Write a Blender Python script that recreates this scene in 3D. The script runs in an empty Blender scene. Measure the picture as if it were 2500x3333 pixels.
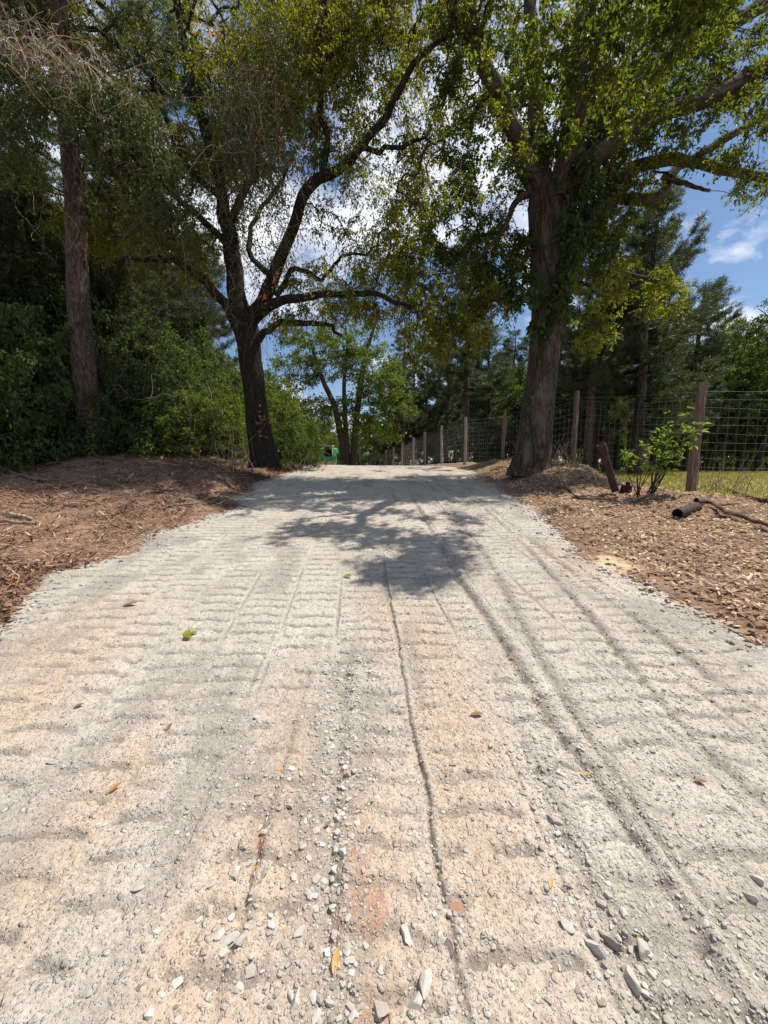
import bpy, math
import numpy as np

R = np.random.default_rng(11)
scene = bpy.context.scene
COL = scene.collection
PI = math.pi

# ------------------------------------------------------------------ camera model
EYE = 1.55
PITCH = math.radians(7.14)
CP, SP = math.cos(PITCH), math.sin(PITCH)
F = 1250.0
K = 2500.0 / 1659.0


def ray(px, py):
    u = (px - 1250.0) / F
    v = (1666.5 - py) / F
    return np.array([u, CP + v * SP, v * CP - SP])


def W(px, py, depth):
    """world point seen at pixel (px, py) of the photograph at a given distance along y"""
    d = ray(px, py)
    return np.array([0, 0, EYE]) + d * (depth / d[1])


def WV(vx, vy, depth):
    return W(vx * K, vy * K, depth)


# ------------------------------------------------------------------ noise
_T = np.random.default_rng(5).random((256, 256))


def vnoise(x, y, seed=0):
    x = np.asarray(x, float) + seed * 17.31
    y = np.asarray(y, float) + seed * 9.77
    xi = np.floor(x).astype(int)
    yi = np.floor(y).astype(int)
    fx, fy = x - xi, y - yi
    fx = fx * fx * fx * (fx * (fx * 6 - 15) + 10)
    fy = fy * fy * fy * (fy * (fy * 6 - 15) + 10)
    a = _T[xi & 255, yi & 255]
    b = _T[(xi + 1) & 255, yi & 255]
    c = _T[xi & 255, (yi + 1) & 255]
    d = _T[(xi + 1) & 255, (yi + 1) & 255]
    return (a * (1 - fx) + b * fx) * (1 - fy) + (c * (1 - fx) + d * fx) * fy


def fbm(x, y, o=4, seed=0):
    s = 0.0
    a = 0.5
    t = 0.0
    for i in range(o):
        s = s + a * vnoise(x * 2 ** i, y * 2 ** i, seed + i)
        t += a
        a *= 0.5
    return s / t


def sst(a, b, x):
    t = np.clip((np.asarray(x, float) - a) / (b - a), 0, 1)
    return t * t * (3 - 2 * t)


def nrm(v):
    return v / np.maximum(np.linalg.norm(v, axis=-1, keepdims=True), 1e-9)


# ------------------------------------------------------------------ terrain
_ys = np.linspace(-60, 500, 5601)
_sl = np.where(_ys < 11, 0.101, np.where(_ys < 18, 0.101 * (1 - (_ys - 11) / 7.0), 0.0))
_sl = np.where(_ys > 23, -0.055 * np.clip((_ys - 23) / 6.0, 0, 1), _sl)
_sl = np.where(_ys > 60, -0.055 * np.clip(1 - (_ys - 60) / 20.0, 0, 1), _sl)
_sl = np.where(_ys < -4, 0.0, _sl)
_gz = np.cumsum(_sl) * (_ys[1] - _ys[0])
_gz -= np.interp(0, _ys, _gz)


def plane(y):
    return np.interp(y, _ys, _gz)


def hit(px, py):
    """where a pixel ray meets the road surface"""
    d = ray(px, py)
    ts = np.linspace(0.3, 60, 12000)
    z = EYE + d[2] * ts - plane(d[1] * ts)
    i = int(np.argmax(z < 0)) if (z < 0).any() else len(ts) - 1
    return np.array([d[0] * ts[i], d[1] * ts[i]])


def edge(pts):
    w = np.array([hit(*p) for p in pts])
    o = np.argsort(w[:, 1])
    return w[o]


LE = edge([(0, 2035), (60, 1965), (180, 1868), (330, 1815), (430, 1785), (480, 1738), (640, 1706), (735, 1668),
           (790, 1610), (850, 1565), (930, 1538), (985, 1522)])
RE = edge([(2500, 2110), (2260, 1985), (2100, 1895), (1950, 1825), (1870, 1770), (1835, 1715), (1770, 1675),
           (1690, 1630), (1600, 1575), (1535, 1535), (1500, 1522)])


def xl(y):
    e = np.interp(y, np.r_[-30, 0, LE[:, 1], 24, 40, 60, 120], np.r_[-4.2, -4.0, LE[:, 0], -4.6, -7.8, -9.0, -12])
    y = np.asarray(y, float)
    return e + .55 * (fbm(y * 1.3, 0 * y + 2, 3, 57) - .5) * sst(2, 3.2, y) * (1 - sst(10, 14, y))


def xr(y):
    return np.interp(y, np.r_[-30, 0, RE[:, 1], 24, 40, 60, 120], np.r_[4.6, 3.9, RE[:, 0], 1.7, -1.6, -4.6, -8]) + .4 * (fbm(np.asarray(y, float) * 1.4, 0 * np.asarray(y, float) + 7, 3, 58) - .5) * (1 - sst(9, 13, y))


# fence line, near to far
FEN = np.array([(10.5, 7.1), (6.62, 8.3), (5.66, 11.6), (4.5, 14.7), (3.7, 17.7), (3.1, 21), (2.55, 24.3), (2.05, 27.3),
                (1.44, 31), (.84, 35), (.22, 39), (-.45, 43), (-1.1, 47), (-1.8, 51), (-2.4, 55), (-3.1, 60)])


def xfence(y):
    return np.interp(y, FEN[1:, 1], FEN[1:, 0]) + np.clip(8.3 - y, 0, 20) * 2.4


def ground(x, y, fine=True):
    x = np.asarray(x, float)
    y = np.asarray(y, float)
    z = plane(y)
    z = z + 0.06 * np.clip(-x, 0, 9) * sst(22, 34, y)
    dl = xl(y) - x
    z = z + 0.52 * sst(5.6, 10.6, y) * sst(0.0, 2.2, dl) * (1 - sst(13, 24, y))
    z = z + 0.05 * sst(0, 1, dl) * (1 - sst(5, 9, y))
    dr = x - xr(y)
    z = z + (0.05 + 0.38 * sst(7.2, 10.2, y)) * sst(0.05, 1.9, dr) * (1 - 0.7 * sst(14, 18, y)) * (1 - .9 * sst(.50, .60, x / np.clip(y, 4, 200)))
    z = z + 0.2 * np.exp(-(((x - 5.7) / 1.25) ** 2 + ((y - 7.7) / 0.9) ** 2))
    z = z + 0.12 * np.exp(-(((x - 4.1) / 1.0) ** 2 + ((y - 10.2) / 1.0) ** 2))
    fx = x - xfence(y)
    f = sst(-0.1, 1.1, fx) * sst(3, 6.5, y) * sst(4.5, 6.0, x)
    fieldz = 1.06 - 0.003 * np.clip(y - 8, 0, 80) - .24 * (1 - sst(7.5, 12, y))
    z = z * (1 - f) + fieldz * f
    # mounds of scraped dirt on the left
    off = sst(0.1, 0.8, dl)
    for mx, my, a, s in ((-7.4, 9.9, .24, .8), (-6.4, 8.7, .14, .9), (-3.8, 7.2, .2, .8), (-2.9, 10.6, .25, .9),
                         (-8.2, 7.4, .12, 1.0), (-4.2, 9.9, .16, 1.0), (-6.0, 7.0, .1, .7), (-3.0, 8.3, .1, .5)):
        z = z + off * a * np.exp(-(((x - mx) / (s * 1.4)) ** 2 + ((y - my) / s) ** 2))
    if fine:
        rough = (sst(0.0, 0.5, dl) + sst(0.0, .5, dr) * (1 - f))
        z = z + rough * (0.16 * (fbm(x * 1.3, y * 1.3, 3, 3) - 0.5) + 0.09 * (fbm(x * 4.5, y * 4.5, 3, 8) - 0.5))
        inside = sst(-0.25, 0.25, -dl) * sst(-0.25, 0.25, -dr)
        z = z - 0.05 * inside
    return z


# grooves left in the gravel by the machine (photograph pixels -> road surface)
def gl(pts):
    return np.array([hit(*p) for p in pts])


GRV = [(gl([(1240, 1750), (1255, 1885), (1275, 2000), (1310, 2200), (1345, 2400), (1385, 2560), (1400, 2700), (1420, 2830), (1450, 2950), (1480, 3100), (1505, 3230)]), .015, .009),
       (gl([(1330, 1600), (1475, 1860), (1640, 2110), (1780, 2350), (1945, 2560), (2110, 2790), (2260, 3030), (2440, 3330)]), .032, .03),
       (gl([(1420, 1580), (1560, 1640), (1725, 1800), (1900, 1990), (2150, 2300), (2300, 2460), (2500, 2650)]), .022, .025),
       (gl([(1690, 2400), (1760, 2560), (1840, 2760), (1960, 2960), (2080, 3200), (2140, 3330)]), .02, .035),
       (gl([(890, 2560), (850, 2700), (790, 2960), (730, 3150), (690, 3330)]), .024, .016),
       (gl([(1130, 2150), (1115, 2300), (1100, 2500), (1075, 2900), (1050, 3200), (1040, 3330)]), .016, .025),
       (gl([(1380, 1560), (1480, 1680), (1600, 1850), (1750, 2150), (1870, 2350), (2000, 2560), (2150, 2760), (2330, 3000), (2500, 3200)]), .014, .03),
       (gl([(1500, 1580), (1700, 1740), (1900, 1900), (2120, 2060), (2330, 2230), (2500, 2340)]), .014, .025),
       (gl([(1130, 1560), (1060, 1700), (960, 1900), (820, 2200), (640, 2600), (480, 3000)]), .007, .03),
       (gl([(1060, 1560), (920, 1700), (700, 1900), (430, 2160), (120, 2500)]), .007, .035)]


def gdist(x, y, g):
    """signed sideways distance to a groove line (by y) with a ragged edge"""
    o = np.argsort(g[:, 1])
    gx = np.interp(y, g[o, 1], g[o, 0])
    a = sst(g[:, 1].min() - .3, g[:, 1].min() + .3, y) * (1 - sst(g[:, 1].max() - 1.5, g[:, 1].max() + 1.5, y))
    return x - gx, a


_LR = np.random.default_rng(3).random(512)
_g1 = GRV[0][0][np.argsort(GRV[0][0][:, 1])]
_g1s = np.polyfit(_g1[:, 1], _g1[:, 0], 1)


def ribs(x, y):
    """short cleat bars in bands left by crawler tracks: 1 in a pressed bar, 0 between"""
    lx = x - np.polyval(_g1s, y) * (1 - sst(6, 16, y)) - np.polyval(_g1s, 8) * sst(6, 16, y) + .10 * (fbm(x * .7, y * .5, 2, 14) - .5)
    lane = lx / .43
    li = np.floor(lane).astype(int)
    lf = lane - li
    r0 = _LR[li % 512]
    per = .135 + .03 * _LR[(li + 100) % 512]
    ph = y / per + r0 * 5 + .45 * fbm(x * 1.3, y * .9, 2, 77) + .25 * np.abs(lf - .5) + .16 * (vnoise(x * 16, y * 11, 3) - .5) + .14 * (vnoise(x * 45, y * 30, 6) - .5)
    f = ph - np.floor(ph)
    bar = sst(.02, .07, f) * (1 - sst(.17, .42, f))
    bar = bar * sst(.03, .10, lf + .1 * (vnoise(x * 20, y * 40, 9) - .5)) * (1 - sst(.84, .97, lf))
    st = sst(.2, .5, fbm(x * 1.2 + 3, y * .55, 3, 18) + .25 * (_LR[(li + 50) % 512] - .4) + .12 * sst(2.5, 5, y))
    st = st * sst(.25, .6, fbm(x * 5, y * 8, 2, 4) + .12)
    rut = np.exp(-((np.minimum(lf, 1 - lf) * .43 + .02 * (vnoise(x * 6, y * 2.2, 12) - .5)) / .012) ** 2) * sst(.38, .62, fbm(x * .9, y * .8, 3, 81) + .1 * (x > .2))
    return np.maximum(bar * st, rut * .75), np.ones_like(st)


def road_z(x, y):
    x = np.asarray(x, float)
    y = np.asarray(y, float)
    z = plane(y) + 0.06 * np.clip(-x, 0, 9) * sst(22, 34, y)
    e = np.minimum(x - xl(y), xr(y) - x)
    z = z + 0.035 * sst(-0.15, 0.35, e + 0.75 * (fbm(x * 1.5, y * 1.5, 4, 21) - 0.5)) - 0.03
    z = z + 0.03 * (fbm(x * 0.9, y * 0.9, 3, 31) - 0.5)
    near = 1 - sst(14, 22, y)
    wob = 0.03 * (fbm(x * 3, y * 1.6, 2, 44) - .5)
    for g, dep, wid in GRV:
        d, a = gdist(x, y, g)
        d = d + wob + .014 * (vnoise(y * 9, x * 0 + 3, 5) - .5) + .014 * (vnoise(y * 31, x * 0 + 8, 5) - .5)
        br = 0.55 + 0.9 * (fbm(y * 2.5, x * .6, 2, 9) - .3)
        z = z - a * dep * np.clip(br * 1.5 - .45, .0, 1.2) * np.exp(-(d / wid) ** 2)
        z = z + a * dep * .55 * np.exp(-((d - wid * 2.6) / (wid * 1.5)) ** 2) * np.clip(br, .2, 1)
    # cleat ribs pressed by the tracks
    rib, patch = ribs(x, y)
    z = z - .015 * rib * patch * near
    # grit
    z = z + near * (.011 * (fbm(x * 14, y * 14, 3, 51) - .5) + .0075 * (fbm(x * 55, y * 55, 2, 61) - .5) * (1 - sst(5, 9, y)))
    return z


# ------------------------------------------------------------------ mesh builder
class MB:
    def __init__(s):
        s.V, s.Q, s.T, s.A, s.B, s.n = [], [], [], [], [], 0

    def add(s, V, Q=None, T=None, tint=.5, bk=None):
        V = np.asarray(V, float).reshape(-1, 3)
        if len(V) == 0:
            return s
        s.V.append(V)
        if Q is not None and len(Q):
            s.Q.append(np.asarray(Q).reshape(-1, 4) + s.n)
        if T is not None and len(T):
            s.T.append(np.asarray(T).reshape(-1, 3) + s.n)
        s.A.append(np.broadcast_to(np.asarray(tint, float), (len(V),)))
        s.B.append(np.zeros((len(V), 3)) if bk is None else bk.reshape(-1, 3))
        s.n += len(V)
        return s

    def box(s, c, d, rot=None, tint=.5):
        c = np.array(c, float)
        h = np.array(d, float) / 2
        b = min(.12 * min(h), .03)
        sg = np.array([(i, j, k) for i in (-1, 1) for j in (-1, 1) for k in (-1, 1)], float)
        # chamfered box: each corner split in three
        P, idx = [], {}
        for n, g in enumerate(sg):
            for ax in range(3):
                q = g * (h - b)
                q[ax] = g[ax] * h[ax]
                idx[(n, ax)] = len(P)
                P.append(q)
        P = np.array(P)
        cid = lambda i, j, k: (i > 0) * 4 + (j > 0) * 2 + (k > 0)
        Q, T = [], []
        for ax in range(3):
            o1, o2 = (ax + 1) % 3, (ax + 2) % 3
            for sgn in (-1, 1):
                f = []
                for a, bb in ((-1, -1), (1, -1), (1, 1), (-1, 1)):
                    g = [0, 0, 0]
                    g[ax], g[o1], g[o2] = sgn, a, bb
                    f.append(idx[(cid(*g), ax)])
                Q.append(f if sgn > 0 else f[::-1])
            for a in (-1, 1):
                for bb in (-1, 1):
                    g0 = [0, 0, 0]
                    g0[o1], g0[o2] = a, bb
                    g1 = list(g0)
                    g0[ax], g1[ax] = -1, 1
                    f = [idx[(cid(*g0), o1)], idx[(cid(*g1), o1)], idx[(cid(*g1), o2)], idx[(cid(*g0), o2)]]
                    Q.append(f if a * bb > 0 else f[::-1])
        for n, g in enumerate(sg):
            f = [idx[(n, 0)], idx[(n, 1)], idx[(n, 2)]]
            T.append(f if g.prod() > 0 else f[::-1])
        if rot is not None:
            P = P @ np.asarray(rot).T
        return s.add(P + c, Q, T, tint, P + c)

    def build(s, name, mat, parent=None, origin=None, smooth=False):
        V = np.concatenate(s.V) if s.V else np.zeros((0, 3))
        o = np.zeros(3) if origin is None else np.asarray(origin, float)
        if parent is not None and origin is None:
            o = np.array(parent.location)
        me = bpy.data.meshes.new(name)
        me.vertices.add(len(V))
        me.vertices.foreach_set('co', (V - o).astype(np.float32).ravel())
        q = np.concatenate(s.Q) if s.Q else np.zeros((0, 4), int)
        t = np.concatenate(s.T) if s.T else np.zeros((0, 3), int)
        me.loops.add(q.size + t.size)
        me.loops.foreach_set('vertex_index', np.r_[q.ravel(), t.ravel()].astype(np.int32))
        me.polygons.add(len(q) + len(t))
        st = np.r_[np.arange(len(q)) * 4, q.size + np.arange(len(t)) * 3].astype(np.int32)
        me.polygons.foreach_set('loop_start', st)
        me.update(calc_edges=True)
        if smooth:
            me.polygons.foreach_set('use_smooth', np.ones(len(q) + len(t), bool))
        else:
            me.polygons.foreach_set('use_smooth', np.zeros(len(q) + len(t), bool))
        if s.A:
            at = me.attributes.new('tint', 'FLOAT', 'POINT')
            at.data.foreach_set('value', np.concatenate(s.A).astype(np.float32))
            at = me.attributes.new('bk', 'FLOAT_VECTOR', 'POINT')
            at.data.foreach_set('vector', np.concatenate(s.B).astype(np.float32).ravel())
        me.materials.append(mat)
        ob = bpy.data.objects.new(name, me)
        COL.objects.link(ob)
        if parent is not None:
            ob.parent = parent
        else:
            ob.location = o
        return ob


def tag(o, label=None, cat=None, group=None, kind=None):
    if label:
        o['label'] = label
    if cat:
        o['category'] = cat
    if group:
        o['group'] = group
    if kind:
        o['kind'] = kind
    return o


def thing(name, label, cat, loc, group=None):
    o = bpy.data.objects.new(name, None)
    o.empty_display_size = .3
    o.location = loc
    COL.objects.link(o)
    return tag(o, label, cat, group)


def dup(root, loc, rz=0, sc=(1, 1, 1), label=None, group=None, tilt=(0, 0)):
    r = root.copy()
    COL.objects.link(r)
    r.location = loc
    r.rotation_euler = (tilt[0], tilt[1], rz)
    r.scale = sc
    if label:
        r['label'] = label
    if group:
        r['group'] = group
    for ch in list(root.children):
        c = ch.copy()
        COL.objects.link(c)
        c.parent = r
        for g in list(ch.children):
            d = g.copy()
            COL.objects.link(d)
            d.parent = c
    return r


# ------------------------------------------------------------------ tubes, leaves
def tubes(mb, P, Rr, seg=5, tint=.5, bump=0, cap=False):
    """P (m,n,3) centre lines, Rr (m,n) radii"""
    P = np.asarray(P, float)
    Rr = np.asarray(Rr, float)
    if P.ndim == 2:
        P, Rr = P[None], Rr[None]
    m, n, _ = P.shape
    if m == 0:
        return
    t = nrm(np.gradient(P, axis=1))
    avg = nrm(P[:, -1] - P[:, 0])
    ref = np.where(np.abs(avg[:, 2:3]) < .8, np.array([[0, 0, 1.]]), np.array([[1., 0.2, 0]]))
    side = nrm(np.cross(t, ref[:, None, :]))
    up = np.cross(side, t)
    a = np.arange(seg) * 2 * PI / seg
    ca, sa = np.cos(a), np.sin(a)
    ln = np.concatenate([np.zeros((m, 1)), np.cumsum(np.linalg.norm(np.diff(P, axis=1), axis=2), axis=1)], 1)
    rad = np.repeat(Rr[:, :, None], seg, 2)
    if bump:
        s0 = R.random() * 50
        rr = Rr.mean()
        rad = rad * (1 + bump * (fbm(ca[None, None] * 1.6 + s0 + 9, ln[:, :, None] / rr * .35 + sa[None, None] * 1.6, 3, 2) - .5) * 2)
    ring = P[:, :, None, :] + rad[..., None] * (ca[None, None, :, None] * side[:, :, None, :] + sa[None, None, :, None] * up[:, :, None, :])
    bk = np.stack([ca[None, None] * Rr[:, :, None], sa[None, None] * Rr[:, :, None], np.repeat(ln[:, :, None], seg, 2)], -1)
    i = np.arange(m)[:, None, None] * n * seg + np.arange(n - 1)[None, :, None] * seg
    j = np.arange(seg)[None, None, :]
    j2 = (np.arange(seg) + 1) % seg
    Q = np.stack([i + j, i + j2[None, None], i + seg + j2[None, None], i + seg + j], -1).reshape(-1, 4)
    T = None
    V = ring.reshape(-1, 3)
    tt = np.broadcast_to(np.asarray(tint, float).reshape(-1, 1) if np.ndim(tint) else np.full((m, 1), tint), (m, n * seg)).ravel()
    B = bk.reshape(-1, 3)
    if cap:
        ce = P[:, -1]
        V = np.concatenate([V, ce])
        B = np.concatenate([B, B.reshape(m, n * seg, 3)[:, -1]])
        tt = np.concatenate([tt, np.broadcast_to(np.asarray(tint, float).reshape(-1) if np.ndim(tint) else np.full(m, tint), (m,))])
        T = []
        for k in range(m):
            b0 = k * n * seg + (n - 1) * seg
            for q in range(seg):
                T.append((b0 + q, b0 + (q + 1) % seg, m * n * seg + k))
    mb.add(V, Q, T, tt, B)


def smooth_path(pts, n):
    """Catmull-Rom through rows of pts (any width)"""
    p = np.asarray(pts, float)
    p = np.concatenate([[2 * p[0] - p[1]], p, [2 * p[-1] - p[-2]]])
    m = len(p) - 3
    u = np.linspace(0, m - 1e-6, n)
    k = u.astype(int)
    f = (u - k)[:, None]
    a, b, c, d = p[k], p[k + 1], p[k + 2], p[k + 3]
    return .5 * ((2 * b) + (-a + c) * f + (2 * a - 5 * b + 4 * c - d) * f ** 2 + (-a + 3 * b - 3 * c + d) * f ** 3)


def trace(pts, n=28):
    """pts rows: (vx, vy, width, depth) read off the photograph -> path and radii"""
    out = []
    for vx, vy, w, d in pts:
        q = WV(vx, vy, d)
        out.append((*q, w * K * d / F / 2))
    s = smooth_path(out, n)
    return s[:, :3], np.maximum(s[:, 3], .006)


def leaves(mb, pos, d, up, L, Wd, tint, fold=.25, droop=.2):
    n = len(pos)
    if n == 0:
        return
    d = nrm(d)
    side = nrm(np.cross(d, up))
    nn = np.cross(side, d)
    L = np.broadcast_to(L, (n,))[:, None]
    Wd = np.broadcast_to(Wd, (n,))[:, None]
    v0 = pos
    mid = pos + d * L * .48
    v1 = mid + side * Wd * .5 + nn * Wd * fold
    v3 = mid - side * Wd * .5 + nn * Wd * fold
    v2 = pos + d * L - nn * L * droop
    V = np.stack([v0, v1, v2, v3], 1).reshape(-1, 3)
    Q = np.arange(n * 4).reshape(-1, 4)
    mb.add(V, Q, None, np.repeat(tint, 4))


def rdir(n):
    return nrm(R.normal(size=(n, 3)))


def clumps(lm, tm, C, rad, ntw=6, nl=12, L=.09, asp=.45, droop=.5, tint=(0.5, .25), twr=.0035, flat=.6, Rn=None):
    """leafy sprays: each centre carries a few twigs, each twig a row of leaves"""
    C = np.asarray(C, float)
    n = len(C)
    if n == 0:
        return
    rad = np.broadcast_to(rad, (n,))
    d = rdir(n * ntw)
    d[:, 2] = d[:, 2] * flat - droop * .35
    d = nrm(d)
    c = np.repeat(C, ntw, 0)
    r = np.repeat(rad, ntw) * (.55 + .6 * R.random(n * ntw))
    t = np.linspace(0, 1, 4)
    path = c[:, None] + d[:, None] * (r[:, None] * t[None])[..., None]
    path[:, :, 2] -= droop * .45 * r[:, None] * (t ** 2)[None]
    path += R.normal(size=path.shape) * .02 * (t[None, :, None] > 0)
    if tm is not None:
        tubes(tm, path, twr * (1.3 - t[None]) * np.ones((len(path), 1)), 3)
    m = n * ntw
    u = (.12 + .9 * R.random((m, nl)))
    k = np.minimum((u * 3).astype(int), 2)
    f = (u * 3 - k)[..., None]
    ii = np.arange(m)[:, None]
    p = path[ii, k] * (1 - f) + path[ii, k + 1] * f
    p = p.reshape(-1, 3) + R.normal(size=(m * nl, 3)) * np.repeat(rad, ntw * nl)[:, None] * .07
    ld = np.repeat(d, nl, 0) * .5 + rdir(m * nl) * .9
    ld[:, 2] -= droop * .6
    upv = rdir(m * nl) * .8
    upv[:, 2] += .9
    ct = np.repeat(tint[0] + tint[1] * R.normal(size=n), ntw * nl)
    ll = L * (.6 + .7 * R.random(m * nl))
    leaves(lm, p, ld, nrm(upv), ll, ll * asp * (.8 + .5 * R.random(m * nl)), np.clip(ct + .13 * R.normal(size=m * nl), 0, 1))


def connect(tm, nodes, C, r0=.0045, maxr=.06, seg=5, sag=.06):
    """join every spray to the nearest limb or to a spray nearer the limb, thicker where more hang on it"""
    nodes = np.asarray(nodes, float)
    C = np.asarray(C, float)
    n = len(C)
    if n == 0:
        return
    dl = np.full(n, 1e9)
    for i in range(n):
        dl[i] = np.min(np.sum((nodes - C[i]) ** 2, 1))
    o = np.argsort(dl)
    allp = np.concatenate([nodes, C[o]])
    par = np.zeros(n, int)
    nn = len(nodes)
    for i in range(n):
        c = allp[nn + i]
        q = allp[:nn + i]
        dd = np.linalg.norm(q - c, axis=1)
        dd[:nn] *= .9
        par[i] = int(np.argmin(dd))
    cnt = np.ones(n)
    for i in range(n - 1, -1, -1):
        if par[i] >= nn:
            cnt[par[i] - nn] += cnt[i]
    a = allp[par]
    b = allp[nn:nn + n]
    ln = np.linalg.norm(b - a, axis=1)
    t = np.linspace(0, 1, 7)
    P = a[:, None] * (1 - t)[None, :, None] + b[:, None] * t[None, :, None]
    off = R.normal(size=(n, 1, 3)) * .14 * ln[:, None, None]
    P = P + off * (4 * t * (1 - t))[None, :, None]
    off2 = R.normal(size=(n, 1, 3)) * .06 * ln[:, None, None]
    P = P + off2 * np.sin(2 * PI * t)[None, :, None]
    P[:, :, 2] += sag * ln[:, None] * (4 * t * (1 - t))[None]
    rb = np.minimum(r0 * np.sqrt(cnt), maxr)
    ra = np.minimum(rb * 1.35, maxr * 1.2)
    rr = ra[:, None] * (1 - t)[None] + rb[:, None] * t[None]
    tubes(tm, P, rr, seg)


# ------------------------------------------------------------------ materials
def newmat(name):
    m = bpy.data.materials.new(name)
    m.use_nodes = True
    nt = m.node_tree
    nt.nodes.clear()
    out = nt.nodes.new('ShaderNodeOutputMaterial')
    return m, nt, out


class NT:
    def __init__(s, nt):
        s.nt = nt

    def n(s, t, **kw):
        nd = s.nt.nodes.new(t)
        for k, v in kw.items():
            if k.startswith('i_'):
                key = k[2:]
                key = int(key) if key.isdigit() else key.replace('_', ' ')
                if isinstance(v, bpy.types.NodeSocket):
                    s.nt.links.new(v, nd.inputs[key])
                else:
                    nd.inputs[key].default_value = v
            else:
                setattr(nd, k, v)
        return nd

    def ramp(s, fac, stops):
        nd = s.nt.nodes.new('ShaderNodeValToRGB')
        e = nd.color_ramp.elements
        while len(e) < len(stops):
            e.new(.5)
        for i, (p, c) in enumerate(stops):
            e[i].position = p
            e[i].color = (*c, 1) if len(c) == 3 else c
        s.nt.links.new(fac, nd.inputs[0])
        return nd.outputs[0]

    def mix(s, f, a, b, mode='MIX'):
        nd = s.nt.nodes.new('ShaderNodeMix')
        nd.data_type = 'RGBA'
        nd.blend_type = mode
        for k, v in ((0, f), (6, a), (7, b)):
            if isinstance(v, bpy.types.NodeSocket):
                s.nt.links.new(v, nd.inputs[k])
            else:
                nd.inputs[k].default_value = v if k == 0 else (*v, 1)
        return nd.outputs[2]

    def math(s, op, a, b=0.0, c=0.0):
        nd = s.nt.nodes.new('ShaderNodeMath')
        nd.operation = op
        for k, v in enumerate((a, b, c)):
            if isinstance(v, bpy.types.NodeSocket):
                s.nt.links.new(v, nd.inputs[k])
            else:
                nd.inputs[k].default_value = v
        return nd.outputs[0]

    def noise(s, vec, sc, det=3, rough=.55, dim='3D'):
        nd = s.n('ShaderNodeTexNoise', i_Scale=sc, i_Detail=det, i_Roughness=rough)
        if vec is not None:
            s.nt.links.new(vec, nd.inputs['Vector'])
        return nd.outputs[0]

    def scaled(s, vec, sc):
        nd = s.n('ShaderNodeVectorMath', operation='MULTIPLY')
        s.nt.links.new(vec, nd.inputs[0])
        nd.inputs[1].default_value = sc
        return nd.outputs[0]

    def link(s, a, b):
        s.nt.links.new(a, b)


def leaf_mat(name, stops, trans=.45, tcol=(1.5, 1.45, .6), rough=.5, spec=.3):
    m, nt, out = newmat(name)
    g = NT(nt)
    a = g.n('ShaderNodeAttribute', attribute_name='tint')
    c = g.ramp(a.outputs['Fac'], stops)
    p = g.n('ShaderNodeBsdfPrincipled', i_Roughness=rough)
    p.inputs['Specular IOR Level'].default_value = spec
    g.link(c, p.inputs['Base Color'])
    tr = g.n('ShaderNodeBsdfTranslucent')
    tc = g.mix(1.0, c, tcol, 'MULTIPLY')
    g.link(tc, tr.inputs['Color'])
    ms = g.n('ShaderNodeMixShader', i_0=trans)
    g.link(p.outputs[0], ms.inputs[1])
    g.link(tr.outputs[0], ms.inputs[2])
    g.link(ms.outputs[0], out.inputs['Surface'])
    return m


def bark_mat(name, dark, light, sc=1.0, patch=None, bump=.7, stretch=.16):
    m, nt, out = newmat(name)
    g = NT(nt)
    a = g.n('ShaderNodeAttribute', attribute_name='bk')
    v = g.scaled(a.outputs['Vector'], (30 * sc, 30 * sc, 30 * sc * stretch))
    r1 = g.noise(v, .55, 3, .6)
    r1 = g.math('ABSOLUTE', g.math('MULTIPLY', g.math('SUBTRACT', r1, .5), 6.0))
    r2 = g.noise(g.scaled(v, (1, 1, 1.8)), 1.25, 3, .6)
    r2 = g.math('ABSOLUTE', g.math('MULTIPLY', g.math('SUBTRACT', r2, .5), 6.0))
    h = g.ramp(g.math('MINIMUM', r1, g.math('ADD', r2, .12)), [(0.0, (0, 0, 0)), (.45, (.7, .7, .7)), (1, (1, 1, 1))])
    n2 = g.noise(v, 2.2, 5, .65)
    hh = g.mix(.35, h, n2)
    col = g.ramp(hh, [(.12, dark), (.5, tuple((x + y) / 2 for x, y in zip(dark, light))), (.85, light)])
    if patch:
        n3 = g.noise(g.scaled(a.outputs['Vector'], (3, 3, 1.2)), 1.5, 4)
        col = g.mix(g.ramp(n3, [(.5, (0, 0, 0)), (.68, (.75, .75, .75))]), col, patch)
    p = g.n('ShaderNodeBsdfPrincipled', i_Roughness=.95)
    p.inputs['Specular IOR Level'].default_value = .15
    g.link(col, p.inputs['Base Color'])
    b = g.n('ShaderNodeBump', i_Strength=bump, i_Distance=.03)
    g.link(hh, b.inputs['Height'])
    g.link(b.outputs[0], p.inputs['Normal'])
    g.link(p.outputs[0], out.inputs['Surface'])
    return m


def tint_mat(name, stops, rough=.85, spec=.2, noise=0, metallic=0):
    m, nt, out = newmat(name)
    g = NT(nt)
    a = g.n('ShaderNodeAttribute', attribute_name='tint')
    fac = a.outputs['Fac']
    co = g.n('ShaderNodeTexCoord').outputs['Object']
    nv = g.noise(co, noise or 18, 5, .65)
    if noise:
        fac = g.math('ADD', fac, g.math('MULTIPLY', g.math('SUBTRACT', nv, .5), .7))
    c = g.ramp(fac, stops)
    p = g.n('ShaderNodeBsdfPrincipled', i_Roughness=rough, i_Metallic=metallic)
    p.inputs['Specular IOR Level'].default_value = spec
    g.link(c, p.inputs['Base Color'])
    if noise:
        b = g.n('ShaderNodeBump', i_Strength=.3, i_Distance=.01)
        g.link(nv, b.inputs['Height'])
        g.link(b.outputs[0], p.inputs['Normal'])
    g.link(p.outputs[0], out.inputs['Surface'])
    return m


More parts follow.
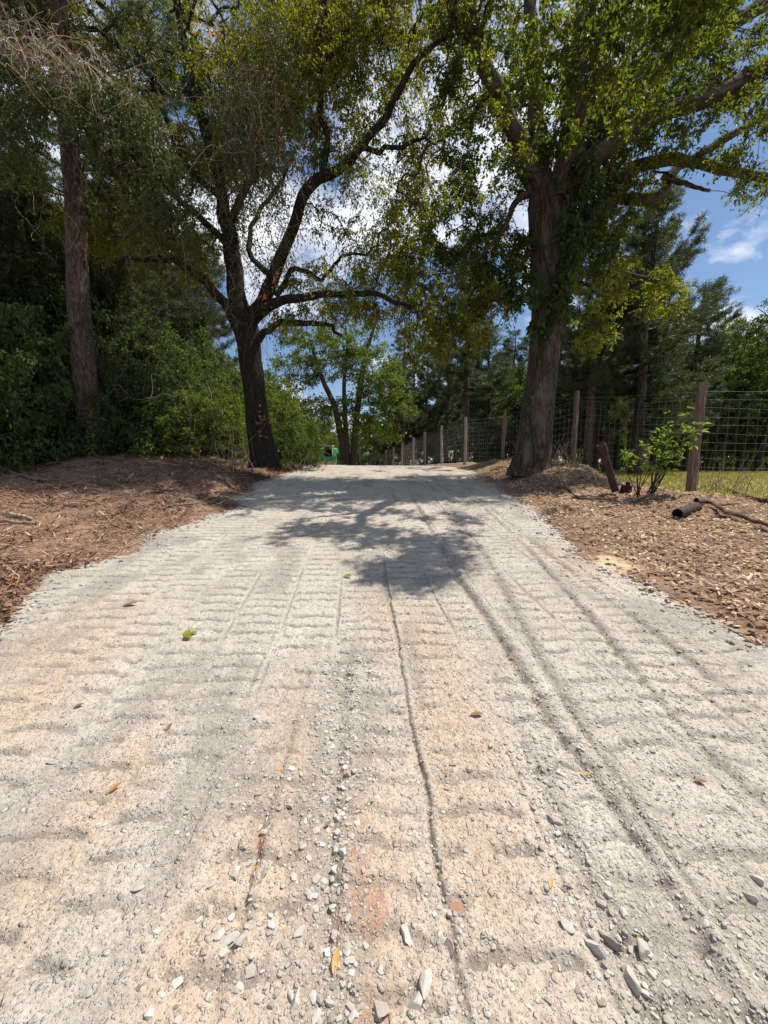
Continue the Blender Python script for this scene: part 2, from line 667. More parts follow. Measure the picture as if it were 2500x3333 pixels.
M = {}
M['oak_leaf'] = leaf_mat('oak_leaf', [(0, (.035, .055, .012)), (.5, (.075, .1, .018)), (1, (.15, .165, .024))], .55, (2.6, 2.3, .7))
M['elm_leaf'] = leaf_mat('elm_leaf', [(0, (.065, .08, .013)), (.5, (.12, .14, .02)), (1, (.2, .205, .028))], .55, (2.5, 2.2, .6))
M['yellow_leaf'] = leaf_mat('yellow_leaf', [(0, (.09, .115, .02)), (1, (.24, .26, .045))], .5, (1.9, 1.8, .7))
M['mid_leaf'] = leaf_mat('mid_leaf', [(0, (.035, .06, .018)), (.5, (.065, .1, .026)), (1, (.11, .15, .036))], .4, (2.0, 2.0, .8))
M['dark_leaf'] = leaf_mat('dark_leaf', [(0, (.035, .06, .018)), (.5, (.075, .11, .03)), (1, (.13, .17, .045))], .42, (1.9, 2.0, .8))
M['bright_leaf'] = leaf_mat('bright_leaf', [(0, (.06, .09, .02)), (.5, (.11, .15, .03)), (1, (.18, .22, .045))], .42, (1.8, 1.8, .7))
M['sap_leaf'] = leaf_mat('sap_leaf', [(0, (.1, .16, .03)), (.5, (.17, .24, .045)), (1, (.26, .33, .07))], .45, (1.7, 1.7, .7))
M['vine_leaf'] = leaf_mat('vine_leaf', [(0, (.03, .055, .012)), (1, (.09, .12, .04))], .4, (1.7, 1.7, .7))
M['big_leaf'] = leaf_mat('big_leaf', [(0, (.022, .045, .012)), (1, (.065, .1, .022))], .4, (2.2, 2.1, .8), .4, .4)
M['needle'] = leaf_mat('needle', [(0, (.035, .05, .025)), (.6, (.08, .1, .043)), (1, (.14, .15, .07))], .3, (1.4, 1.5, .8))
M['brown_leaf'] = leaf_mat('brown_leaf', [(0, (.26, .1, .04)), (1, (.6, .28, .12))], .35, (1.4, 1.2, .9))
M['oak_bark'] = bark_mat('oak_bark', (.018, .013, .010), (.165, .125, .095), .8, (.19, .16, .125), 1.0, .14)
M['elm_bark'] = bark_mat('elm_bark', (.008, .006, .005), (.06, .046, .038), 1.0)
M['pine_bark'] = bark_mat('pine_bark', (.03, .022, .017), (.2, .15, .115), .6, None, .9, .3)
M['dark_bark'] = bark_mat('dark_bark', (.014, .011, .009), (.085, .068, .056), 1.1)
M['pale_bark'] = bark_mat('pale_bark', (.05, .04, .033), (.2, .17, .14), 1.2)
M['twig'] = tint_mat('twig', [(0, (.02, .015, .011)), (1, (.06, .045, .033))])
M['dry_vine'] = tint_mat('dry_vine', [(0, (.07, .05, .035)), (.5, (.2, .14, .095)), (1, (.5, .4, .3))])
M['stick'] = tint_mat('stick', [(0, (.06, .04, .03)), (.5, (.17, .12, .085)), (1, (.36, .28, .2))], .9, .1, 25)


# ------------------------------------------------------------------ ground material
def ground_mat():
    m, nt, out = newmat('ground')
    g = NT(nt)
    co = g.n('ShaderNodeTexCoord').outputs['Object']
    ar = g.n('ShaderNodeAttribute', attribute_name='grass').outputs['Fac']
    al = g.n('ShaderNodeAttribute', attribute_name='litter').outputs['Fac']
    aw = g.n('ShaderNodeAttribute', attribute_name='sawdust').outputs['Fac']
    n1 = g.noise(co, 1.3, 5)
    n2 = g.noise(co, 14, 6, .7)
    n3 = g.noise(co, 70, 4, .7)
    dirt = g.ramp(n2, [(.28, (.075, .042, .028)), (.48, (.235, .145, .1)), (.72, (.45, .31, .22))])
    dirt = g.mix(g.ramp(n1, [(.45, (0, 0, 0)), (.7, (.8, .8, .8))]), dirt, (.37, .225, .15))
    lit = g.ramp(n2, [(.25, (.05, .032, .022)), (.5, (.24, .165, .11)), (.75, (.48, .36, .25))])
    c = g.mix(al, dirt, lit)
    gr = g.ramp(n2, [(.25, (.15, .14, .045)), (.5, (.31, .275, .11)), (.75, (.44, .39, .18))])
    c = g.mix(ar, c, gr)
    c = g.mix(g.ramp(n3, [(.38, (.75, .75, .75)), (.58, (0, 0, 0))]), c, g.mix(.7, c, (.03, .02, .015)))
    n5 = g.noise(g.scaled(co, (1, 1.6, 1)), 34, 5, .75)
    c = g.mix(g.ramp(n5, [(.55, (0, 0, 0)), (.7, (.5, .5, .5))]), c, (.5, .37, .27))
    c = g.mix(g.math('MULTIPLY', aw, g.ramp(n2, [(.3, (.45, .45, .45)), (.6, (1, 1, 1))])), c, (.66, .5, .3))
    p = g.n('ShaderNodeBsdfPrincipled', i_Roughness=.97)
    p.inputs['Specular IOR Level'].default_value = .1
    g.link(c, p.inputs['Base Color'])
    b = g.n('ShaderNodeBump', i_Strength=.8, i_Distance=.03)
    g.link(g.mix(.4, n2, n3), b.inputs['Height'])
    g.link(b.outputs[0], p.inputs['Normal'])
    g.link(p.outputs[0], out.inputs['Surface'])
    return m


def road_mat():
    m, nt, out = newmat('gravel_road')
    g = NT(nt)
    co = g.n('ShaderNodeTexCoord').outputs['Object']
    clay = g.n('ShaderNodeAttribute', attribute_name='clay').outputs['Fac']
    red = g.n('ShaderNodeAttribute', attribute_name='red').outputs['Fac']
    vo = g.n('ShaderNodeTexVoronoi', i_Scale=85.0, i_Randomness=1.0)
    wd = g.n('ShaderNodeVectorMath', operation='ADD')
    nz = g.n('ShaderNodeTexNoise', i_Scale=60, i_Detail=2)
    g.link(co, nz.inputs['Vector'])
    g.link(co, wd.inputs[0])
    g.link(g.scaled(nz.outputs['Color'], (.012, .012, .012)), wd.inputs[1])
    g.link(wd.outputs[0], vo.inputs['Vector'])
    cell = g.n('ShaderNodeSeparateColor')
    g.link(vo.outputs['Color'], cell.inputs[0])
    v2 = g.n('ShaderNodeTexVoronoi', i_Scale=34.0)
    g.link(wd.outputs[0], v2.inputs['Vector'])
    c2 = g.n('ShaderNodeSeparateColor')
    g.link(v2.outputs['Color'], c2.inputs[0])
    n1 = g.noise(co, 2.2, 5, .6)
    n2 = g.noise(co, 22, 5, .7)
    n4 = g.noise(co, 160, 3, .7)
    base = g.ramp(n1, [(.3, (.42, .365, .30)), (.5, (.485, .43, .36)), (.72, (.55, .495, .42))])
    lo = g.n('ShaderNodeAttribute', attribute_name='loose').outputs['Fac']
    base = g.mix(g.math('MULTIPLY', clay, .8), base, (.49, .365, .265))
    base = g.mix(g.math('MULTIPLY', red, .7), base, (.42, .2, .115))
    base = g.mix(g.math('MULTIPLY', lo, .9), base, (.23, .2, .165))  # darkens loose gravel, and tread bars with their shadow painted in
    grain = g.ramp(cell.outputs[0], [(0, (.6, .58, .56)), (.4, (.95, .93, .91)), (.8, (1.12, 1.11, 1.1)), (1, (1.3, 1.3, 1.32))])
    c = g.mix(.35, base, g.mix(1, base, grain, 'MULTIPLY'))
    fine = g.ramp(n4, [(.3, (.66, .64, .62)), (.55, (1.05, 1.05, 1.05)), (.75, (1.15, 1.15, 1.15))])
    c = g.mix(.75, c, g.mix(1, c, fine, 'MULTIPLY'))
    c = g.mix(g.ramp(n2, [(.28, (.4, .4, .4)), (.45, (0, 0, 0))]), c, (.3, .245, .195))
    p = g.n('ShaderNodeBsdfPrincipled', i_Roughness=.95)
    p.inputs['Specular IOR Level'].default_value = .15
    g.link(c, p.inputs['Base Color'])
    hh = g.math('MULTIPLY', n4, .42)
    hh = g.math('ADD', hh, g.math('MULTIPLY', n2, .5))
    for sc_, th, hgt in ((38.0, .84, 1.0), (75.0, .74, .7), (140.0, .62, .45)):
        vv = g.n('ShaderNodeTexVoronoi', i_Scale=sc_)
        g.link(wd.outputs[0], vv.inputs['Vector'])
        cc = g.n('ShaderNodeSeparateColor')
        g.link(vv.outputs['Color'], cc.inputs[0])
        chip = g.math('MULTIPLY', g.math('GREATER_THAN', cc.outputs[0], th), g.math('SUBTRACT', 1.0, g.math('MULTIPLY', vv.outputs['Distance'], 1.6)))
        chip = g.math('MAXIMUM', chip, 0.0)
        mk = g.ramp(chip, [(.25, (0, 0, 0)), (.4, (1, 1, 1))])
        c = g.mix(g.math('MULTIPLY', mk, .55), c, g.ramp(cc.outputs[1], [(0, (.27, .24, .205)), (.5, (.44, .4, .35)), (1, (.58, .545, .5))]))
        hh = g.math('ADD', hh, g.math('MULTIPLY', g.ramp(chip, [(.2, (0, 0, 0)), (.45, (.8, .8, .8)), (.9, (1, 1, 1))]), hgt))
    p.inputs['Base Color'].default_value = (.5, .5, .5, 1)
    g.link(c, p.inputs['Base Color'])
    b = g.n('ShaderNodeBump', i_Strength=.85, i_Distance=.011)
    g.link(hh, b.inputs['Height'])
    g.link(b.outputs[0], p.inputs['Normal'])
    g.link(p.outputs[0], out.inputs['Surface'])
    return m


def grid(X, Y, Z):
    r, c = X.shape
    V = np.stack([X, Y, Z], -1).reshape(-1, 3)
    i = np.arange(r - 1)[:, None] * c + np.arange(c - 1)[None]
    Q = np.stack([i, i + 1, i + c + 1, i + c], -1).reshape(-1, 4)
    return V, Q


def fattr(ob, name, val):
    a = ob.data.attributes.new(name, 'FLOAT', 'POINT')
    a.data.foreach_set('value', np.asarray(val, np.float32).ravel())


# ---- ground sheet
us = np.linspace(-1, 1, 620)
gx = 1.15 * np.sinh(us * 6.15) / 1.0
gx = gx * (420 / gx.max())
gy = np.r_[-np.geomspace(80, .5, 30), np.linspace(0, 20, 330)[0:], np.geomspace(20.2, 520, 90)]
X, Y = np.meshgrid(gx, gy)
Z = ground(X, Y)
V, Q = grid(X, Y, Z)
mb = MB().add(V, Q)
gob = mb.build('ground', ground_mat(), smooth=True)
tag(gob, kind='structure')
fx = X - xfence(Y)
fattr(gob, 'grass', sst(.1, 1.0, fx + .8 * (fbm(X * 1.5, Y * 1.5, 3, 2) - .5)) * sst(5.0, 6.5, X + (Y > 14) * 2) )
fattr(gob, 'litter', np.clip(sst(0, .6, X - xr(Y)) * .9 + .35 * sst(9, 12, Y), 0, 1))
sw = hit(1990, 1835)
fattr(gob, 'sawdust', sst(1.0, .2, np.hypot((X - sw[0]) / .42, (Y - sw[1]) / .36) + .9 * (fbm(X * 5, Y * 5, 3, 6) - .5)))

# ---- gravel road sheet
ry = np.r_[np.linspace(-8, .55, 40)[:-1], np.geomspace(.55, 15, 1250), np.geomspace(15.08, 62, 130)]
uu = np.linspace(-1, 1, 680)
prof = np.sinh(uu * 2.9) / np.sinh(2.9)
X = np.zeros((len(ry), len(uu)))
lo, hi = xl(ry) - .25, xr(ry) + .25
for i, y in enumerate(ry):
    c = np.clip(0.25, lo[i] + .5, hi[i] - .5)
    X[i] = np.where(uu < 0, c + (c - lo[i]) * prof, c + (hi[i] - c) * prof)
Y = np.repeat(ry[:, None], len(uu), 1)
Z = road_z(X, Y)
V, Q = grid(X, Y, Z)
rob = MB().add(V, Q).build('road', road_mat(), smooth=True)
tag(rob, kind='structure')


def near_px(X, Y, pts, r):
    out = np.zeros(X.shape)
    for (px, py, s) in pts:
        h = hit(px, py)
        out = np.maximum(out, np.exp(-(((X - h[0] + .1 * (Y - h[1])) / (r * s * .62)) ** 2 + ((Y - h[1]) / (r * s * 2.2)) ** 2)))
    return out


cl = near_px(X, Y, [(1480, 2350, 1.2), (1500, 2600, 1), (1560, 2800, .7), (900, 2750, 1), (800, 2950, .9), (930, 2650, .8), (960, 2850, .8), (1230, 3050, .9), (1180, 2850, .6),
                    (120, 2260, 1.3), (60, 2150, 1.2), (300, 2650, .8), (130, 2800, .7), (700, 3000, .8), (600, 3200, .7), (1420, 2150, 1.2), (1450, 2250, 1.1), (1840, 1830, 1.0), (1250, 2000, .8)], .32)
cl = np.clip(cl * (.4 + 1.2 * fbm(X * 6, Y * 3, 4, 12)), 0, 1)
cl = np.maximum(cl * .95, .16 * sst(.58, .75, fbm(X * 1.1, Y * .7, 4, 70)))
fattr(rob, 'clay', cl)
rib, patch = ribs(X, Y)
lo_ = rib * patch * (.5 + .8 * fbm(X * 9, Y * 14, 3, 40))  # bar tone: loose gravel plus the bars' shadow put into the colour
lo_ = np.maximum(lo_, .6 * sst(.52, .75, fbm(X * 3.2, Y * 1.4, 4, 66)))
for g_, dep, wid in GRV[:8]:
    d_, a_ = gdist(X, Y, g_)
    lo_ = np.maximum(lo_, .75 * a_ * np.exp(-((d_ - wid) / (wid * 2.0)) ** 2) * sst(.36, .62, fbm(Y * 2.2, X * 1.5, 3, 9)))
fattr(rob, 'loose', np.clip(lo_, 0, 1))
rd = near_px(X, Y, [(1190, 2960, 1), (1210, 3080, 1.1), (1200, 2900, .6), (1100, 3080, .5), (860, 2720, .5), (880, 2640, .4), (1150, 2800, .4)], .11)
fattr(rob, 'red', np.clip(rd * 1.3 * sst(.38, .75, fbm(X * 16, Y * 8, 4, 33)), 0, 1))

# ------------------------------------------------------------------ gravel and stones
ICO = np.array([(0, 0, 1), *[(.894 * math.cos(k * 2 * PI / 5), .894 * math.sin(k * 2 * PI / 5), .447) for k in range(5)],
                *[(.894 * math.cos((k + .5) * 2 * PI / 5), .894 * math.sin((k + .5) * 2 * PI / 5), -.447) for k in range(5)], (0, 0, -1)])
ICF = [(0, 1 + k, 1 + (k + 1) % 5) for k in range(5)] + [(1 + k, 6 + k, 1 + (k + 1) % 5) for k in range(5)] + \
      [(1 + (k + 1) % 5, 6 + k, 6 + (k + 1) % 5) for k in range(5)] + [(11, 6 + (k + 1) % 5, 6 + k) for k in range(5)]
ICF = np.array(ICF)


def stones(mb, x, y, z, s, tint):
    n = len(x)
    v = ICO[None] * (.72 + .5 * R.random((n, 12, 1)))
    v = np.sign(v) * np.abs(v) ** .62
    sc = np.stack([.7 + .6 * R.random(n), .5 + .5 * R.random(n), .32 + .35 * R.random(n)], 1)
    v = v * sc[:, None, :]
    a = R.normal(size=n) * .25
    b = R.random(n) * 2 * PI
    ca, sa, cb, sb = np.cos(a), np.sin(a), np.cos(b), np.sin(b)
    vy = v[..., 1] * ca[:, None] - v[..., 2] * sa[:, None]
    vz = v[..., 1] * sa[:, None] + v[..., 2] * ca[:, None]
    vx = v[..., 0]
    v = np.stack([vx * cb[:, None] - vy * sb[:, None], vx * sb[:, None] + vy * cb[:, None], vz], -1)
    v = v * s[:, None, None] + np.stack([x, y, z], -1)[:, None]
    T = (ICF[None] + (np.arange(n) * 12)[:, None, None]).reshape(-1, 3)
    mb.add(v.reshape(-1, 3), None, T, np.repeat(tint, 12))


M['stone'] = tint_mat('stone', [(0, (.18, .155, .13)), (.45, (.35, .31, .26)), (.8, (.45, .41, .36)), (1, (.56, .53, .48))], .9, .2, 60)
gm = MB()
N = 90000
y = .45 + 10.5 * R.random(N) ** 1.5
x = (R.random(N) * 2 - 1) * (1.0 + y * 1.05)
dens = .22 + .8 * sst(.48, .7, fbm(x * 2.2, y * 1.3, 3, 5))
for g_, dep, wid in GRV[:8]:
    d, a = gdist(x, y, g_)
    dens += a * 1.5 * np.exp(-((d - wid) / .09) ** 2)
dens *= .45 + .6 * sst(-.5, .35, x)
e = np.minimum(x - xl(y), xr(y) - x)
keep = (R.random(N) < np.clip(dens, 0, 1)) & (e > .05)
x, y = x[keep], y[keep]
s = .0028 * np.exp(.5 * np.abs(R.normal(size=len(x)))) * (1 + y * .16)
s = np.clip(s, .0024, .009 + .0016 * y)
stones(gm, x, y, road_z(x, y) - s * .02, s, np.clip(.55 + .2 * R.normal(size=len(x)), 0, 1))
# ridge of loose stone running up the middle, and loose stone along both edges
for k, (n_, g_, wd_, smin, smax) in enumerate(((1100, GRV[5][0], .055, .004, .015), (520, GRV[3][0], .06, .004, .015), (260, GRV[1][0], .06, .005, .014),
                                               (120, GRV[4][0], .08, .006, .018), (160, GRV[0][0], .05, .005, .015))):
    o = np.argsort(g_[:, 1])
    yy = R.uniform(g_[:, 1].min(), min(g_[:, 1].max(), 5), n_)
    xx = np.interp(yy, g_[o, 1], g_[o, 0]) + R.normal(size=n_) * wd_ * (1 + .3 * yy)
    ss = smin + (smax - smin) * R.random(n_) ** 3
    stones(gm, xx, yy, road_z(xx, yy) + ss * .12, ss, np.clip(.62 + .2 * R.normal(size=n_), 0, 1))
for fn, sg, n_ in ((xl, 1, 1300), (xr, -1, 1500)):
    yy = R.uniform(1.5, 12, n_)
    xx = fn(yy) + sg * np.abs(R.normal(size=n_)) * .22 - sg * .08
    ss = .006 + .022 * R.random(n_) ** 3
    stones(gm, xx, yy, np.maximum(road_z(xx, yy), ground(xx, yy)) + ss * .3, ss, np.clip(.55 + .2 * R.normal(size=n_), 0, 1))
tag(gm.build('gravel', M['stone']), 'loose pale grey crushed stone strewn over the road', kind='stuff')

M['clay_stone'] = tint_mat('clay_stone', [(0, (.26, .15, .1)), (1, (.46, .26, .16))], .9, .2, 60)
SUB = None


def big_stone(px, py, wpx, label, mat='stone', tint=.8, flat=.5, asp=.65, rz=0., group='larger pale stones lying on the road'):
    h = hit(px, py)
    dist = math.hypot(h[1], EYE - plane(h[1]))
    r = wpx / F * dist / 2 * .9
    # faceted pebble: subdivided icosphere pushed in by random cutting planes
    V = ICO.copy()
    Fc = [tuple(f) for f in ICF]
    for _ in range(2):
        mid = {}
        V = list(V)
        nf = []
        for a, b, c in Fc:
            ids = []
            for u, v in ((a, b), (b, c), (c, a)):
                kk = (min(u, v), max(u, v))
                if kk not in mid:
                    mid[kk] = len(V)
                    q = (np.array(V[u]) + np.array(V[v]))
                    V.append(q / np.linalg.norm(q))
                ids.append(mid[kk])
            nf += [(a, ids[0], ids[2]), (b, ids[1], ids[0]), (c, ids[2], ids[1]), tuple(ids)]
        Fc = nf
        V = np.array(V)
    n = nrm(R.normal(size=(9, 3)))
    for k in range(9):
        d = V @ n[k]
        lim = .34 + .3 * R.random()
        V = V - np.clip(d - lim, 0, None)[:, None] * n[k]
    V = V * np.array([1, max(asp, .5), flat]) * r * 1.05
    c, s_ = math.cos(rz), math.sin(rz)
    V = V @ np.array([[c, s_, 0], [-s_, c, 0], [0, 0, 1]])
    z = float(road_z(h[0], h[1])) + r * flat * .22
    V = V + np.array([h[0], h[1], z])
    o = MB().add(V, None, Fc, tint).build('stone', M[mat], origin=(h[0], h[1], z))
    return tag(o, label, 'stone', group)


BS = [
    (1132, 2528, 26, 'round orange-brown pebble beside the stone ridge', 'clay_stone', .9, .8, .85, 0),
    (944, 2512, 30, 'white rounded stone just right of a flat tan chip', 'stone', .95, .6, .8, 0),
    (908, 2510, 40, 'flat tan chip just left of a white rounded stone', 'clay_stone', 1.0, .3, .6, .5),
    (1795, 2665, 62, 'long grey wedge stone pointing right, with a chunk at its left', 'stone', .5, .4, .3, -.6),
    (1762, 2650, 40, 'broad pale stone against the left end of a long wedge', 'stone', .75, .45, .75, .4),
    (1940, 3090, 62, 'pale slab stone with sharp lower tip in the right rubble line', 'stone', .85, .5, .5, -1.1),
    (1985, 3050, 72, 'elongated grey stone lying upper right of a pale slab', 'stone', .4, .5, .35, -.9),
    (2095, 3105, 48, 'blocky square stone on the right edge of the rubble', 'stone', .6, .6, .85, .2),
    (2050, 3180, 60, 'tall oval stone at the bottom of the right rubble line', 'stone', .7, .7, .6, -1.2),
    (1985, 3080, 30, 'dark-shadowed small wedge between slab and block stones', 'stone', .45, .5, .5, -1),
    (1120, 2790, 50, 'long white stone standing out of the middle ridge', 'stone', .9, .6, .4, -1.1),
    (1088, 2830, 34, 'pointed white stone below the long ridge stone', 'stone', .95, .6, .6, 1.2),
    (1084, 2950, 30, 'white rounded stone on the ridge left of red clay', 'stone', .9, .6, .75, 0),
    (980, 3045, 40, 'pale jagged stone by the left groove', 'stone', .8, .5, .6, .6),
    (745, 3065, 52, 'flat leaf-shaped stone left of the left groove', 'stone', .75, .3, .5, .5),
    (965, 3265, 44, 'upright oblong pale stone at the foot of the left groove', 'stone', .8, .6, .5, 1.3),
    (450, 2900, 36, 'pale rounded stone on the smooth left gravel, alone', 'stone', .65, .4, .8, 0),
    (170, 2485, 38, 'flat grey stone at the far left of the gravel', 'stone', .6, .35, .6, 0),
    (835, 2348, 28, 'small white stone on smooth gravel left of the ridge', 'stone', .9, .5, .7, 0),
    (1495, 2955, 52, 'dirty brown clod of stone under the tan clay strip', 'clay_stone', .35, .5, .7, 0),
    (1465, 3080, 56, 'tall grey stone leaning over the centre groove', 'stone', .45, .8, .5, 1.2),
    (1525, 3250, 0, '', '', 0, 0, 0, 0),
    (1325, 3050, 56, 'white stone with a pointed foot right of the red clay', 'stone', .9, .5, .45, -1.2),
    (1380, 3200, 70, 'narrow white stone spike near the bottom edge', 'stone', .9, .5, .35, 1.3),
    (1240, 3290, 44, 'round grey pebble at the bottom by the red clay', 'stone', .45, .7, .9, 0),
    (1350, 3270, 60, 'pale angular stone with a shadowed left face, bottom middle', 'stone', .75, .6, .7, .4),
    (2470, 2870, 54, 'row of white broken stone at the right edge, largest piece', 'stone', .9, .5, .5, -.8),
    (2435, 2920, 40, 'small broken white stone below the right edge row', 'stone', .85, .5, .6, -.9),
    (2105, 2310, 34, 'flat white stone between the two right grooves', 'stone', .9, .35, .7, 0),
    (1840, 3010, 44, 'white-faced stone with a dark notch, left of the rubble', 'stone', .85, .5, .6, -.8),
    (2440, 2085, 40, 'grey stone on the right road edge under the leaf litter', 'stone', .4, .6, .7, 0),
    (2245, 1990, 34, 'pale stone half out of the right road edge', 'stone', .7, .6, .7, 0),
    (1450, 1880, 0, '', '', 0, 0, 0, 0),
]
for b in BS:
    if b[2]:
        big_stone(*b)

# ------------------------------------------------------------------ litter
M['litter'] = leaf_mat('dry_litter', [(0, (.09, .05, .032)), (.3, (.33, .205, .13)), (.65, (.6, .425, .28)), (1, (.8, .63, .44))], .2, (1.2, 1.1, .9), .6, .3)
M['straw'] = tint_mat('straw', [(0, (.10, .05, .032)), (.45, (.26, .145, .09)), (.8, (.42, .28, .18)), (1, (.6, .48, .34))])


def flat_leaves(mb, x, y, z, L, Wd, tint, lift=.25):
    n = len(x)
    a = R.random(n) * 2 * PI
    d = np.stack([np.cos(a), np.sin(a), R.normal(size=n) * lift], 1)
    up = R.normal(size=(n, 3)) * .35
    up[:, 2] += 1
    leaves(mb, np.stack([x, y, z], 1), d, nrm(up), L, Wd, tint, .35, -.12)


lm = MB()
N = 60000
y = 2.6 + 12 * R.random(N) ** 1.25
x = xr(y) + 9.5 * R.random(N) ** 1.2 - .12 + .25 * R.normal(size=N) * (R.random(N) < .1)
k = (x < xfence(y) + .5 + .5 * R.random(N)) & (x - xr(y) > -.35 + .6 * R.random(N) ** 3) & (fbm(x * 1.2, y * 1.2, 3, 91) > .38 * R.random(N))
x, y = x[k], y[k]
k = (np.hypot((x - sw[0]) / .42, (y - sw[1]) / .36) > 1.0 * R.random(len(x)) + .15) & ((x - xr(y) > .5 * fbm(x * 2, y * 2, 2, 7)) | (R.random(len(x)) < .35))
x, y = x[k], y[k]
L = .022 + .07 * R.random(len(x)) ** 1.8
flat_leaves(lm, x, y, ground(x, y) + .008 + .012 * R.random(len(x)), L, L * R.uniform(.25, .7, len(x)), np.clip(.25 + .55 * fbm(x * 1.7, y * 1.7, 3, 15) + .25 * R.normal(size=len(x)), 0, 1))
tag(lm.build('leaf_litter', M['litter']), 'dry tan leaf litter covering the bank right of the road', kind='stuff')

sm = MB()
N = 130000
y = 3.0 + 12 * R.random(N) ** 1.2
x = xl(y) - 10.5 * R.random(N) ** 1.1 + .1
k = (x - xl(y) < -.02 + .1 * R.normal(size=N)) & (R.random(N) < .25 + .9 * sst(.4, .65, fbm(x * 1.4, y * 1.4, 3, 23)) + .4 * sst(8, 10, y))
x, y = x[k], y[k]
L = .06 + .22 * R.random(len(x)) ** 2
flat_leaves(sm, x, y, ground(x, y) + .006 + .02 * R.random(len(x)), L, np.where(R.random(len(x)) < .2, .022, .007), np.clip(.42 + .3 * R.normal(size=len(x)) - .12 * sst(8, 10.5, y), 0, 1), .35)
# brown mulch corner by the near left edge
N = 2600
y = R.uniform(2.6, 4.3, N)
x = xl(y) - 1.6 * R.random(N) + .02
L = .04 + .06 * R.random(N)
flat_leaves(sm, x, y, ground(x, y) + .01 + .03 * R.random(N), L, L * .35, np.clip(.3 + .2 * R.normal(size=N), 0, 1), .4)
tag(sm.build('forest_litter', M['straw']), 'brown needles and broken twigs strewn on the scraped dirt left of the road', kind='stuff')

# short grass of the field and sparse weeds by the fence
M['grass'] = leaf_mat('grass', [(0, (.1, .12, .028)), (.45, (.27, .25, .085)), (1, (.5, .44, .2))], .35, (1.4, 1.4, .8))
gm = MB()
N = 60000
y = 6.2 + 26 * R.random(N) ** 1.6
x = xfence(y) + .1 + 18 * R.random(N) ** 1.2
k = (x > 5) & (x < 1.15 * y + 2)
x, y = x[k], y[k]
d = R.normal(size=(len(x), 3)) * .5
d[:, 2] = 1
h = (.05 + .07 * R.random(len(x))) * (1 + .03 * y)
leaves(gm, np.stack([x, y, ground(x, y) - .01], 1), d, rdir(len(x)), h, .012 + .0012 * y, np.clip(.6 + .22 * R.normal(size=len(x)), 0, 1), .1, .15)
N = 1500
y = R.uniform(5, 12, N)
x = xr(y) + .5 + 4.0 * R.random(N)
k = (fbm(x * 1.1, y * 1.1, 2, 55) > .58) & (x < xfence(y) + .3)
x, y = x[k], y[k]
d = R.normal(size=(len(x), 3)) * .6
d[:, 2] = 1
leaves(gm, np.stack([x, y, ground(x, y)], 1), d, rdir(len(x)), .05 + .07 * R.random(len(x)), .01, np.clip(.25 + .2 * R.normal(size=len(x)), 0, 1), .1, .3)
tag(gm.build('grass', M['grass']), 'short yellow-green grass of the fenced field', kind='stuff')

# ------------------------------------------------------------------ sun direction and where shade may fall
SX, SY = .5, .17          # a point h above the ground shades the spot h*(-SX, -SY) away


def lands(p):
    q = np.array(p, float)
    x, y = q[:, 0].copy(), q[:, 1].copy()
    for _ in range(4):
        h = q[:, 2] - plane(np.clip(y, -20, 80))
        x = q[:, 0] - SX * h
        y = q[:, 1] - SY * h
    return x, y


SB = np.array([hit(*p) for p in [(0, 1700), (250, 1690), (500, 1695), (750, 1690), (950, 1755), (1130, 1850), (1300, 1900), (1440, 1860), (1530, 1780),
                                 (1570, 1700), (1700, 1650), (1850, 1640)]] + [np.array((4.2, 8.0)), np.array((5.5, 8.2)), np.array((7, 8.6))])
SB = SB[np.argsort(SB[:, 0])]


def sunfilter(C, soft=.35):
    C = np.asarray(C, float)
    x, y = lands(C)
    yb = np.interp(x, SB[:, 0], SB[:, 1])
    k = y > yb + soft * R.random(len(C)) + .35
    k |= (np.abs(x) > 16)
    return C[k]


HOLES = [(W(665, 1385, 11.6), 1.7), (W(600, 1440, 11.4), 1.3), (WV(1400, 620, 11.8), 1.2), (WV(1310, 680, 11.3), 1.1), (WV(1470, 640, 11.9), 1.1), (W(905, 1350, 17), 1.8), (W(900, 1250, 22), 2.2),
         (W(2180, 1450, 7.5), .8), (W(2080, 1470, 7.5), .5), (WV(900, 130, 10), .9), (WV(870, 420, 10), .9), (WV(1000, 420, 9.6), .7), (WV(150, 150, 8.8), 1.2), (WV(300, 290, 9), .9), (WV(700, 610, 10), .6), (WV(900, 700, 9.3), .6), (WV(60, 640, 9.5), .9)]
SUN = nrm(np.array([SX, SY, 1.0]))


def sunholes(C, p=.92):
    k = np.ones(len(C), bool)
    for c, r in HOLES:
        d = C - c
        t = d @ SUN
        e = np.linalg.norm(d - t[:, None] * SUN, axis=1)
        k &= ~((t > .4) & (e < r) & (R.random(len(C)) < p))
    return C[k]


def region(regs, dens=1.0, bias=0.0):
    out = []
    for vx, vy, rx, ry, d, dd, n in regs:
        n = int(n * dens)
        a = R.random(n) * 2 * PI
        r = np.sqrt(R.random(n))
        for i in range(n):
            out.append(WV(vx + rx * r[i] * math.cos(a[i]), vy + ry * r[i] * math.sin(a[i]), d + dd * (R.random() * 2 - 1 + bias)))
    return np.array(out)


# ------------------------------------------------------------------ the big oak right of the road
def gxyz(x, y, dz=0.0):
    return (float(x), float(y), float(ground(x, y)) + dz)


